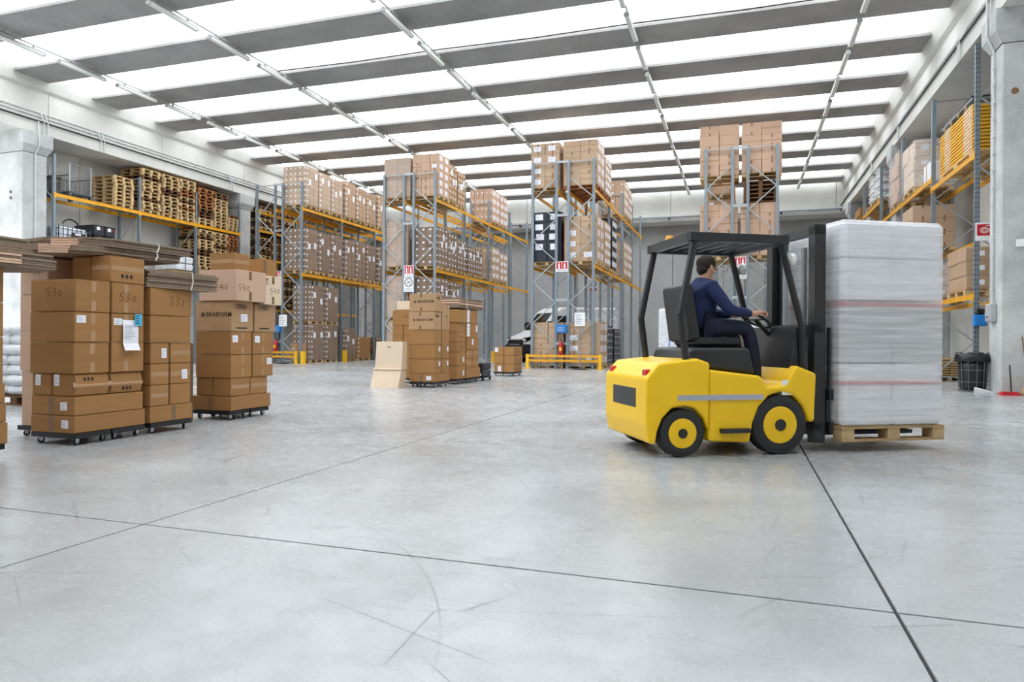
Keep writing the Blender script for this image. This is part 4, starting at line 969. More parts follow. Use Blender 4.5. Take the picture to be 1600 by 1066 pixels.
def centre_stacks():
    L, T, V, H, TX, IC = 'label', 'tape', 'vtape', 'htape', 'text', 'icon'
    g = 'cartons stacked in the hall centre'; n = 'central pile'
    X0, X1, Y0 = -7.06, -6.42, 13.8
    dolly(X0, X1, 13.82, 14.15, 'black dolly under the central pile, near half'); dolly(X0, X1, 14.18, 14.55, 'black dolly under the central pile, far half')
    carton(X0, X1 + .005, Y0, 14.58, .125, .31, f'flat carton with dark tape at the bottom of the {n}', 'kraft', [(V, 'y', .3), (L, 'y', .42, .04, .12, .09)], 0, g)
    zz = (.31, .635, .96, 1.285)
    for k in range(3):
        nmk = ('lowest', 'middle', 'upper')[k]
        carton(-7.07, X1 - .01, Y0, 14.14, zz[k] + .002, zz[k + 1], f'{nmk} wide plain carton at the front of the {n}', 'kraft', [(L, 'x', .2, .17, .08, .1)] if k < 2 else [], 0, g)
        carton(-7.05, X1, 14.16, 14.56, zz[k] + .002, zz[k + 1], f'{nmk} plain carton at the rear of the {n}', 'kraft', [(L, 'x', .27, .17, .08, .1)] if k < 2 else [], 0, g)
    for k, (z0, z1) in enumerate(((1.287, 1.692), (1.695, 2.1))):
        carton(-7.08 + .015 * k, X1 - .02 * (1 - k), Y0 - .01, 14.15, z0, z1, f'{("lower", "upper")[k]} printed carton at the top of the {n}', 'kraft_light',
               [(IC, 'y', .14, .22, .065, 'emblem'), (TX, 'y', .2, .195, .085, 'BRAIFORM'), (T, 'y', .29, .08, 'tape_brown'), (IC, 'x', .06, .28, .055, 'row')], 1.5 * k - .4, g)
    carton(-7.02, X1, 14.17, 14.57, 1.287, 1.87, f'tall carton behind the printed ones, {n}', 'kraft_light', [(IC, 'x', .15, .3, .04, 'marks'), (V, 'x', .26, 'tape')], 0, g)
    # big folded sheet standing in front
    t = thing('folded_carton', 'large pale folded carton leaning against the central pile', 'cardboard', (-7.45, 13.6, 0))
    f = lambda u, v, q: (q, u, v)
    MB().prism([(-.22, 0), (.16, 0), (.16, .4), (-.06, .4)], f, -.36, .33).build('lower_panel', 'kraft_pale', t)
    MB().prism([(-.06, .43), (.2, .43), (.2, 1.02), (.0, 1.02)], f, -.33, .33).build('upper_panel', 'kraft_pale', t)
    MB().prism([(-.09, .395), (.2, .395), (.2, .432), (-.075, .432)], f, -.36, .34).build('fold', 'kraft_pale', t)
    MB().box(-.03, .06, -.047, -.044, .89, .91).build('printed_mark', 'kraft_dark', t)
    # pile behind, left
    n2 = 'pile half hidden behind the central pile'
    dolly(-8.25, -7.55, 15.15, 15.7, 'black dolly under the pile half hidden behind central pile')
    carton(-8.2, -7.6, 15.1, 15.65, .12, .6, f'lowest carton of the {n2}', 'kraft', [], 0, g)
    for k, (z0, z1) in enumerate(((.602, .9), (.902, 1.16), (1.162, 1.42))):
        for q, (a, b) in enumerate(((-8.2, -7.9), (-7.89, -7.58))):
            carton(a, b, 15.1, 15.65, z0, z1, f'{("lower", "middle", "upper")[k]} {("left", "right")[q]} carton of the {n2}', 'kraft', [], 0, g)
    carton(-8.2, -7.6, 15.1, 15.65, 1.422, 1.8, f'large carton with marks on the {n2}', 'kraft', [(IC, 'y', .3, .2, .04, 'marks', 'pen')], 0, g)
    carton(-8.08, -7.58, 15.1, 15.6, 1.802, 2.02, f'pale carton on top of the {n2}', 'kraft_pale', [], 0, g)
    # pile on the right behind
    n3 = 'pile right of the central pile'
    dolly(-6.68, -6.42, 15.02, 15.55, 'black dolly under the near column, pile right of central pile'); dolly(-6.9, -6.4, 15.6, 16.45, 'black dolly under the far column, pile right of central pile')
    z3 = (.125, .45, .77, 1.02, 1.26, 1.485)
    for k in range(5):
        carton(-6.88, -6.42, 15.02, 15.55, z3[k], z3[k + 1] - .002, f'{ORD[k + 1]} carton from floor, near column of the {n3}', 'kraft', [(L, 'x', .36, .08, .09, .12)] if k < 2 else [(IC, 'x', .2, .1, .04, 'marks', 'pen'), (L, 'y', .08, .05, .12, .14)] if k in (2, 3) else [], 0, g)
    carton(-6.88, -6.38, 15.0, 15.56, 1.486, 1.8, f'topmost wide carton, near column of the {n3}', 'kraft', [], 0, g)
    carton(-6.9, -6.4, 15.57, 16.5, .125, .37, f'long flat carton at far column bottom, {n3}', 'kraft', [], 0, g)
    for k, (z0, z1) in enumerate(((.372, .6), (.602, .83))):
        for q, (a, b) in enumerate(((15.58, 15.97), (15.99, 16.42))):
            carton(-6.9, -6.41, a, b, z0, z1, f'{("lower", "upper")[k]} {("near", "far")[q]} small carton, far column of the {n3}', 'kraft', [(H, 'x', .12)], 0, g)
    carton(-6.9, -6.4, 15.6, 16.4, .832, 1.12, f'carton with small label, far column of the {n3}', 'kraft', [(L, 'x', .32, .12, .1, .14)], 0, g)
    carton(-6.9, -6.42, 15.58, 16.38, 1.122, 1.48, f'carton with tall label, far column of the {n3}', 'kraft', [(L, 'x', .06, .04, .17, .32), (L, 'x', .65, .15, .1, .16)], 0, g)
    carton(-6.9, -6.43, 15.58, 16.35, 1.482, 1.835, f'taped carton under the flat sheets, far column of the {n3}', 'kraft', [(L, 'x', .08, .04, .16, .3), (V, 'x', .4, 'tape')], 0, g)
    t = thing('flat_cartons', 'bundle of flat cartons on the pile right of the central pile', 'cardboard', (-6.65, 15.85, 1.84), 0, 'bundles of flat-packed cartons')
    for k in range(9):
        j = random.uniform(-.03, .03)
        MB().box(-.4 + j, .28 + j, -.75 + j, .68 - j + (.08 if k < 4 else 0), k * .028, k * .028 + .025).build('cardboard_sheet', 'sheet_pink' if k in (3, 4, 6) else 'sheet_brown', t)
    MB().box(.3, .304, -.42, -.4, -.003, .255).build('strap', 'strap', t)
    # dark crate trolley and the small pile
    t = thing('crate_trolley', 'dark plastic crate trolley with labels behind the central piles', 'trolley', (-6.62, 17.0, 0))
    for k in range(2): MB().box(-.22, .22, -.3, .3, .1 + k * .19, .28 + k * .19, 0, .02).build('crate', 'crate_dark', t)
    MB().box(-.24, .24, -.32, .32, .07, .1).build('frame', 'black_plastic', t)
    MB().box(-.19, -.1, -.303, -.3, .34, .44).build('crate_label', 'label', t); MB().box(.05, .17, -.303, -.3, .13, .2).build('crate_label', 'label', t)
    for sx in (-.2, .2):
        for sy in (-.26, .26): MB().lathe([(.03, -.012), (.035, -.008), (.035, .008), (.03, .012)], (sx, sy, .035), 12, 0, 'y').build('wheel', 'rubber', t)
    n4 = 'small lone pile near the van'
    dolly(-7.02, -6.37, 19.2, 19.95, f'black dolly under the {n4}')
    for k, (z0, z1) in enumerate(((.12, .37), (.372, .62), (.622, .87))):
        for q, (a, b, c) in enumerate(((-7.0, -6.7, 19.2), (-6.69, -6.38, 19.2), (-6.69, -6.38, 19.6))):
            ex = [(L, 'y', .12, .02, .1, .16)] if (k, q) == (0, 0) else [(L, 'y', .02, .1, .1, .13)] if (k, q) == (2, 0) else [(IC, 'x', .1, .08, .04, 'marks', 'pen')] if q else []
            carton(a, b + (.02 if k == 1 and q else 0), c, c + .385, z0, z1, f'{("lower", "middle", "upper")[k]} {("left", "front right", "rear right")[q]} carton of the {n4}', 'kraft', ex, 0, g)
centre_stacks()

# white sacks on a pallet by the left gate
pallet(-10.75, 8.1, 0, 'pallet under the white sacks by the left gate', 'wood_dark', 0, 1.0, 1.2)
for k in range(7):
    for q in range(3):
        t = link('sack', MB().box(-.3 + q * 0, .3, -.45, .45, 0, .155, 0, .05).mesh('sack', 'bag_white', True) if (k, q) == (0, 0) else bpy.data.meshes['sack'], None, (-11.15 + q * .4 + random.uniform(-.02, .02), 8.1 + random.uniform(-.03, .03), .15 + k * .16))
        t.scale = (.66, 1, 1)
        tag(t, f'plump white sack, {ORD[7 - k]} layer from top, {("left", "middle", "right")[q]} one, by the left gate', 'sack', 'white sacks on the pallet by the gate')

# ------------------------------------------------------------------ signs, guards, fire gear at the rack ends
def board(name, label, x0, x1, z0, z1, y, draw=None, cat='sign'):
    t = thing(name, label, cat, ((x0 + x1) / 2, y, z0)); w, h = x1 - x0, z1 - z0
    MB().box(-w / 2, w / 2, -.004, .004, 0, h).build('plate', 'sign_white', t)
    if draw: draw(t, w, h)
    return t
def rect(t, nm, m_, x0, x1, z0, z1, off=.006): return MB().box(x0, x1, -off - .001, -off + .002, z0, z1).build(nm, m_, t)
def two_extinguishers(t, w, h):
    for s in (-1, 1):
        c = s * w * .23
        rect(t, 'red_field', 'sign_red', c - w * .21, c + w * .21, h * .27, h * .94)
        MB().prism([(c - w * .07, h * .3), (c + w * .07, h * .3), (c + w * .07, h * .7), (c + w * .03, h * .8), (c + w * .03, h * .88), (c - w * .03, h * .88), (c - w * .03, h * .8), (c - w * .07, h * .7)], lambda u, v, q: (u, q, v), -.009, -.006).build('extinguisher_symbol', 'sign_white', t)
    for k in range(6): rect(t, 'small_print', 'print_grey', -w * .4 + k * w * .14, -w * .3 + k * w * .14, h * .1, h * .17)
def no_smoking(t, w, h):
    r = w * .38; cz = h * .66; mb = MB()
    for k in range(24):
        a, b = 2 * math.pi * k / 24, 2 * math.pi * (k + 1) / 24
        mb.bar((r * math.cos(a), -.006, cz + r * math.sin(a)), (r * math.cos(b), -.006, cz + r * math.sin(b)), .003, w * .07, 0, (0, 0, 1))
    mb.bar((-r * .7, -.007, cz + r * .7), (r * .7, -.007, cz - r * .7), .003, w * .06, 0, (0, 1, 0)); mb.build('ban_ring', 'ink', t)
    MB().bar((-r * .5, -.006, cz - r * .25), (r * .5, -.006, cz + r * .25), .002, w * .06).build('cigarette_symbol', 'ink', t)
    for k in range(2):
        for q in range(4): rect(t, 'small_print', 'print_grey', -w * .4 + q * w * .2, -w * .25 + q * w * .2, h * (.08 + .1 * k), h * (.13 + .1 * k))
YS = 25.456
board('fire_extinguisher_sign', 'red and white extinguisher sign on the rack before the van', -6.78, -6.3, 3.72, 4.12, YS, two_extinguishers)
board('fire_extinguisher_sign', 'red and white extinguisher sign above the no smoking sign', -13.28, -12.86, 3.68, 4.16, YS, two_extinguishers)
board('no_smoking_sign', 'white no smoking sign below an extinguisher sign, central rack', -13.3, -12.85, 3.06, 3.66, YS, no_smoking)
board('fire_extinguisher_sign', 'red and white extinguisher sign on the rack behind the forklift', -.24, .15, 3.7, 4.08, YS, two_extinguishers)
def exit_sign(t, w, h):
    rect(t, 'green_field', 'sign_green', -w * .42, w * .42, h * .42, h * .95); rect(t, 'door_symbol', 'sign_white', w * .18, w * .3, h * .52, h * .85); MB().prism([(-w * .3, h * .68), (-w * .18, h * .78), (-w * .18, h * .58)], lambda u, v, q: (u, q, v), -.009, -.006).build('arrow_symbol', 'sign_white', t)
    for k in range(2): rect(t, 'small_print', 'print_grey', -w * .35, w * .35, h * (.1 + .14 * k), h * (.17 + .14 * k))
board('emergency_sign', 'small green emergency sign below the extinguisher sign behind the forklift', -.05, .17, 3.3, 3.64, YS, exit_sign)
board('fire_extinguisher_sign', 'red and white extinguisher sign on the leftmost tall rack', -19.75, -19.38, 3.76, 4.1, YS, two_extinguishers)
def no_entry(t, w, h):
    no_smoking(t, w, h); rect(t, 'red_field', 'sign_red', -w * .45, w * .45, 0, h * .25)
board('no_smoking_sign', 'small round ban sign deep inside the rack before the van', -6.1, -5.8, 3.2, 3.66, 28.58, no_entry)
def stand(label, x, y):
    t = thing('sign_stand', label, 'sign', (x, y, 0), 0, 'white notice boards on posts')
    MB().lathe([(.26, 0), (.26, .03), (.05, .06), (.03, .09)], (0, 0, 0), 16).build('base', 'rubber', t); MB().tube((0, 0, .05), (0, 0, 1.75), .02, 8).build('post', 'steel', t)
    MB().box(-.2, .2, -.03, -.015, 1.62, 2.12).build('plate', 'sign_white', t)
    mb = MB()
    for k in range(5): mb.box(-.15, .04 + .025 * (k % 3), -.034, -.03, 1.7 + k * .08, 1.725 + k * .08)
    mb.build('small_print', 'print_grey', t)
stand('white notice board on a post before the leftmost tall rack', -18.78, 24.85)
stand('white notice board on a post before the rack near van', -5.68, 24.85)
def extinguisher(label, x, y, z):
    t = thing('fire_extinguisher', label, 'extinguisher', (x, y, z), 0, 'red fire extinguishers')
    MB().lathe([(.075, 0), (.085, .02), (.085, .42), (.06, .48), (.025, .51), (.025, .54)], (0, 0, 0), 16).build('cylinder', 'red_paint', t, smooth=True)
    MB().box(-.05, .05, -.088, -.08, .16, .3).build('yellow_label', 'guard_yellow', t)
    mb = MB().tube((0, 0, .53), (0, 0, .58), .02, 8); mb.bar((0, 0, .57), (.03, -.12, .6), .02, .012); mb.bar((0, 0, .6), (.05, -.1, .66), .02, .012); mb.build('valve', 'black_plastic', t)
    MB().path([(.03, 0, .55), (.11, 0, .5), (.12, 0, .25), (.1, -.02, .1)], .012, 6).build('hose', 'rubber', t)
    MB().box(-.02, .02, .08, .12, .35, .42).build('bracket', 'steel', t)
extinguisher('red fire extinguisher hanging on the rack before the van', -6.53, 25.34, .52)
extinguisher('red fire extinguisher hanging on the leftmost tall rack', -19.55, 25.34, .52)
for lab, x in (('blue waste box on the rack before the van', -6.52), ('blue waste box on the leftmost tall rack', -19.52)):
    t = thing('blue_box', lab, 'box', (x, 25.385, 1.37)); MB().box(-.2, .2, -.1, .06, 0, .28, 0, .02).build('body', 'blue_plastic', t); MB().box(-.21, .21, -.11, .07, .26, .31, 0, .01).build('lid', 'blue_plastic', t)
    mb = MB()
    for k in range(3): mb.box(-.14, .1, -.104, -.1, .07 + k * .06, .1 + k * .06)
    mb.build('small_print', 'print_grey', t)
def guard_frame(label, x0, x1, y):
    t = thing('rack_guard', label, 'guard rail', ((x0 + x1) / 2, y, 0)); w = x1 - x0
    for s in (-1, 1):
        MB().box(s * w / 2 - .06, s * w / 2 + .06, -.05, .05, .015, .55, 0, .01).build('post', 'guard_yellow', t); MB().box(s * w / 2 - .15, s * w / 2 + .15, -.12, .12, 0, .015).build('foot', 'guard_yellow', t)
    for z in (.26, .44): MB().box(-w / 2 + .06, w / 2 - .06, -.03, .03, z, z + .09).build('rail', 'beam_yellow', t)
guard_frame('low yellow guard rail at the foot of the rack near van', -7.85, -5.0, 25.3)
guard_frame('low yellow guard rail at the foot of the leftmost tall rack', -20.7, -18.45, 25.3)
guard_frame('low yellow guard rail at the foot of the rack behind forklift', -1.35, 1.3, 25.3)
for lab, x, y in (('yellow corner guard on the leftmost tall rack, second frame', -18.12, 28.65), ('yellow corner guard on the central rack, far end frame', -11.65, 31.8), ('yellow corner guard on the leftmost tall rack, near frame', -18.08, 25.3)):
    t = thing('post_guard', lab, 'guard', (x, y, 0), 0, 'yellow post guards')
    MB().prism([(-.08, -.08), (.08, -.08), (.08, .1), (.06, .1), (.06, -.06), (-.08, -.06)], lambda u, v, w: (u, v, w), .015, .55).build('shield', 'guard_yellow', t); MB().box(-.12, .14, -.14, .14, 0, .015).build('foot', 'guard_yellow', t)

# ------------------------------------------------------------------ van
def van():
    t = thing('van', 'white delivery van with black bumper parked behind the racks', 'van', (-8.75, 34.3, 0), R(225)); t.scale = (1.06, 1.05, 1.1)
    f = lambda s: (lambda u, v, q: (u, q, v))
    prof = [(2.45, .45), (2.55, .7), (2.5, 1.1), (1.75, 1.38), (.95, 2.3), (.6, 2.5), (-2.5, 2.55), (-2.6, 2.4), (-2.6, .4), (2.2, .35)]
    mb = MB().prism(prof, f(0), -.98, .98); o = mb.build('body', 'white_paint', t)
    bv = o.modifiers.new('soft_edges', 'BEVEL'); bv.width = .09; bv.segments = 3; bv.limit_method = 'ANGLE'
    nrm = Vector((.92, 0, .8)).normalized() * .02
    MB().add([(1.68 + nrm.x, -.82, 1.46 + nrm.z), (1.68 + nrm.x, .82, 1.46 + nrm.z), (1.0 + nrm.x, .74, 2.24 + nrm.z), (1.0 + nrm.x, -.74, 2.24 + nrm.z)], [(0, 1, 2, 3)]).build('windshield', 'glass_dark', t)
    for s in (-1, 1):
        MB().prism([(1.45, 1.42), (.95, 2.1), (.3, 2.12), (.3, 1.4)], lambda u, v, q: (u, q, v), s * .985, s * .995).build('side_window', 'glass_dark', t)
        MB().prism([(2.44, .95), (2.54, .92), (2.5, 1.1), (2.1, 1.22), (2.15, 1.05)], lambda u, v, q: (u, q, v), s * .7, s * 1.0).build('headlight', 'glass_dark', t)
        MB().prism([(2.48, .97), (2.57, .95), (2.53, 1.05), (2.3, 1.12)], lambda u, v, q: (u, q, v), s * .74, s * .95).build('headlight_lens', 'lamp_tube', t)
        w = MB().lathe([(.3, -.1), (.34, -.08), (.34, .08), (.3, .1)], (0, 0, 0), 20, 0, 'y'); w.lathe([(.2, -.105), (.2, .105)], (0, 0, 0), 16, 1, 'y'); me = w.mesh('wheel', ['rubber', 'wheel_grey'])
        for xx in (1.65, -1.6): link('wheel', me, t, (xx, s * .9, .34))
        MB().box(1.2, 1.45, s * 1.0 - .02, s * 1.22, 1.45, 1.85, 0, .04).build('mirror', 'black_plastic', t)
        MB().box(-2.4, 2.1, s * .985 - .01, s * .985 + .01, .45, .6).build('side_strip', 'black_plastic', t)
    MB().prism([(2.2, .28), (2.68, .34), (2.7, .68), (2.55, .82), (2.2, .8)], lambda u, v, q: (u, q, v), -1.0, 1.0).build('bumper', 'black_plastic', t)
    MB().prism([(2.5, .68), (2.64, .7), (2.6, 1.0), (2.45, 1.04)], lambda u, v, q: (u, q, v), -.72, .72).build('grille', 'black_plastic', t)
    MB().box(2.6, 2.63, -.5, .5, .78, .82).build('grille_bar', 'zinc', t)
van()

# ------------------------------------------------------------------ goods behind the forklift
t = thing('wrapped_column', 'tall column of goods in milky plastic film behind forklift', 'load', (-1.95, 20.2, 0))
MB().box(-.28, .28, -.3, .3, .15, 1.98, 0, .04).build('contents', 'bag_white', t); MB().box(-.31, .31, -.33, .33, .13, 2.02, 0, .06).build('stretch_film', 'film_milky', t); MB().box(-.005, .02, -.34, -.335, .15, 2.0).build('seam', 'blue_plastic', t)
pallet(-1.95, 20.2, 0, 'pallet under the tall milky plastic column', 'wood_dark', 0, .55, .85)
t = thing('wrapped_rolls', 'long brown load in glossy film lying behind the forklift', 'load', (-.25, 20.4, .15))
MB().box(-1.3, 1.3, -.5, .5, 0, 1.28, 0, .16).build('contents', 'wrap_brown', t); MB().box(-1.33, 1.33, -.53, .53, -.003, 1.31, 0, .18).build('stretch_film', 'film', t)
for k in range(2): pallet(-.9 + 1.3 * k, 20.4, 0, f'{("left", "right")[k]} pallet under the long brown load', 'wood_dark', 0, 1.05, 1.25)
carton(-1.25, -.42, 20.1, 20.8, 1.465, 1.98, 'brown carton with white label on the long wrapped load', 'kraft_dark', [('label', 'y', .35, .28, .1, .16), ('tape', 'y', .15), ('tape', 'y', .68)])
t = thing('white_tray', 'flat white tray on the long wrapped load', 'tray', (.15, 20.2, 1.465)); MB().box(-.4, .4, -.3, .3, 0, .03, 0, .01).build('bottom', 'white_paint', t); MB().box(-.42, .42, -.32, -.3, 0, .06).build('rim', 'white_paint', t)

# ------------------------------------------------------------------ forklift with load and driver
FA = R(30); FX = Matrix.Translation((-.8, 6.17, 0)) @ Matrix.Rotation(FA, 4, 'Z') @ Matrix.Translation((0, .55, 0))
F0 = FX @ Vector((0, 0, 0))
def forklift():
    t = thing('forklift', 'yellow counterbalance forklift driving across the hall with a tall load', 'forklift', F0, FA)
    XZ = lambda u, v, q: (u, q, v)
    o = MB().prism([(.0, .3), (.03, .14), (.09, .12), (.11, .24), (.16, .36), (.25, .45), (.36, .47), (.47, .45), (.56, .36), (.61, .24), (.62, .86), (.5, .9), (.12, .86), (.0, .72)], XZ, -.55, .55).build('counterweight', 'fork_yellow', t)
    bv = o.modifiers.new('soft_edges', 'BEVEL'); bv.width = .06; bv.segments = 4; bv.limit_method = 'ANGLE'
    MB().box(-.006, .01, -.3, .3, .44, .62, 0, .004).build('rear_grille', 'fork_black', t)
    for s in (-1, 1): MB().box(.02, .1, s * .44 - .05, s * .44 + .05, .72, .8, 0, .01).build('tail_lamp', 'red_paint', t)
    o = MB().prism([(.615, .14), (1.03, .12), (1.06, .3), (1.12, .45), (1.22, .55), (1.34, .59), (1.48, .55), (1.58, .45), (1.64, .3), (1.7, .3), (1.72, .76), (1.5, .84), (1.4, .66), (1.2, .64), (1.14, .74), (.615, .8)], XZ, -.54, .54).build('chassis', 'fork_yellow', t)
    bv = o.modifiers.new('soft_edges', 'BEVEL'); bv.width = .03; bv.segments = 3; bv.limit_method = 'ANGLE'
    MB().box(.3, 1.15, -.556, .556, .52, .57).build('side_stripe', 'fork_grey', t)
    MB().box(.72, 1.0, -.6, .6, .22, .26).build('step_plate', 'fork_black', t)
    o = MB().prism([(.45, .86), (.5, 1.0), (1.1, 1.0), (1.16, .74), (.62, .8)], XZ, -.42, .42).build('engine_hood', 'fork_black', t)
    bv = o.modifiers.new('soft_edges', 'BEVEL'); bv.width = .04; bv.segments = 3; bv.limit_method = 'ANGLE'
    o = MB().box(.62, 1.12, -.25, .25, 1.0, 1.1, 0, .035).build('seat', 'fork_black', t)
    o = MB().prism([(.56, 1.05), (.7, 1.05), (.6, 1.62), (.48, 1.6)], XZ, -.24, .24).build('backrest', 'fork_black', t)
    bv = o.modifiers.new('soft_edges', 'BEVEL'); bv.width = .04; bv.segments = 3
    o = MB().prism([(1.48, .8), (1.68, .76), (1.66, 1.16), (1.56, 1.2)], XZ, -.45, .45).build('dashboard', 'fork_black', t)
    mb = MB()
    for k in range(20):
        a, b = 2 * math.pi * k / 20, 2 * math.pi * (k + 1) / 20; P = lambda q: (1.4 + .15 * math.cos(q) * .85, .17 * math.sin(q), 1.28 - .15 * math.cos(q) * .5)
        mb.tube(P(a), P(b), .014, 6)
    mb.tube((1.4, 0, 1.28), (1.4, .16, 1.28), .01, 6); mb.tube((1.4, 0, 1.28), (1.4, -.16, 1.28), .01, 6); mb.tube((1.4, 0, 1.28), (1.58, 0, 1.1), .022, 8)
    mb.build('steering_wheel', 'rubber', t)
    for xx, r in ((.36, .22), (1.34, .28)):
        for s in (-1, 1):
            w = MB().lathe([(r * .6, -.085), (r * .8, -.09), (r * .97, -.08), (r, -.05), (r, .05), (r * .97, .08), (r * .8, .09), (r * .6, .085)], (0, 0, 0), 32, 0, 'y').build('wheel', 'rubber', t, (xx, s * .445, r))
            MB().lathe([(r * .57, -.091), (r * .62, -.088), (r * .62, .088), (r * .57, .091)], (0, 0, 0), 24, 0, 'y').build('rim', 'fork_yellow', w)
            MB().lathe([(r * .2, -.1), (r * .22, .1)], (0, 0, 0), 12, 0, 'y').build('hub', 'fork_black', w)
    for s in (-1, 1):
        MB().path([(.42, s * .47, .86), (.36, s * .47, 1.3), (.5, s * .46, 2.0)], .035, 8).build('guard_post', 'fork_black', t)
        MB().path([(1.62, s * .47, .8), (1.6, s * .47, 1.2), (1.38, s * .46, 2.0)], .032, 8).build('guard_post', 'fork_black', t)
    mb = MB()
    for s in (-1, 1): mb.box(.44, 1.44, s * .47 - .035, s * .47 + .035, 1.98, 2.06)
    for xx in (.44, 1.38): mb.box(xx, xx + .07, -.47, .47, 1.98, 2.06)
    mb.build('guard_frame', 'fork_black', t)
    for k in range(6): MB().box(.51 + k * .145, .54 + k * .145, -.44, .44, 2.0, 2.05).build('guard_bar', 'fork_black', t)
    for s in (-1, 1): MB().lathe([(.02, 0), (.06, .02), (.065, .06)], (1.46, s * .44, 1.84), 12, 0, 'x').build('work_lamp', 'lamp_tube', t)
    MB().lathe([(.05, 0), (.05, .05), (.03, .09)], (.6, .3, 2.06), 12).build('beacon', 'beam_yellow', t)
    for s in (-1, 1):
        MB().box(1.78, 1.9, s * .36 - .05, s * .36 + .05, .08, 2.2).build('mast_rail', 'fork_black', t)
        MB().box(1.86, 1.92, s * .26 - .03, s * .26 + .03, .1, 2.15).build('inner_rail', 'steel_dark', t)
        MB().tube((1.84, s * .16, .3), (1.84, s * .16, 2.0), .03, 8).build('lift_cylinder', 'zinc', t)
    for z in (.2, 1.15, 2.1): MB().box(1.78, 1.86, -.41, .41, z, z + .08).build('mast_crossbar', 'fork_black', t)
    mb = MB().box(1.92, 1.96, -.45, .45, .18, .28); mb.box(1.92, 1.96, -.45, .45, .5, .6); mb.box(1.92, 1.96, -.4, -.34, .2, .6); mb.box(1.92, 1.96, .34, .4, .2, .6); mb.build('carriage', 'fork_black', t)
    for k in range(5): MB().box(1.93, 1.95, -.42 + k * .2, -.39 + k * .2, .6, 1.2).build('backrest_bar', 'fork_black', t)
    for s in (-1, 1): mb = MB().box(1.96, 2.0, s * .25 - .05, s * .25 + .05, .14, .62); mb.box(1.96, 2.98, s * .25 - .05, s * .25 + .05, .14, .175); mb.build('fork', 'steel_dark', t)
    MB().box(1.36, 1.5, -.53, -.525, .56, .7).build('white_sticker', 'sign_white', t)
forklift()
# pallet and tall wrapped load on the forks
P = FX @ Vector((2.56, 0, .104))
pl = pallet(P.x, P.y, P.z - .0, 'pallet carried on the forks of the yellow forklift', 'wood', 30, .95, 1.35)
P = FX @ Vector((2.56, 0, .25))
t = thing('wrapped_load', 'tall white film-wrapped load with red bands carried by the forklift', 'load', P, FA)
tiers = [(0, .6), (.615, 1.2), (1.215, 1.62), (1.635, 1.96)]
for k, (z0, z1) in enumerate(tiers):
    for i in range(2):
        for j in range(3): MB().box(-.55 + i * .55 + .004, -.55 + (i + 1) * .55 - .004, -.52 + j * .347 + .004, -.52 + (j + 1) * .347 - .004, z0, z1, 0, .015).build('carton', 'white_paint' if k != 1 else 'grey_panel', t)
for z in (.4, 1.16): MB().box(-.557, .557, -.527, .527, z, z + .03).build('red_band', 'red_paint', t)
MB().box(-.58, .58, -.55, .55, 0, 1.99, 0, .05).build('stretch_film', 'film_white', t)

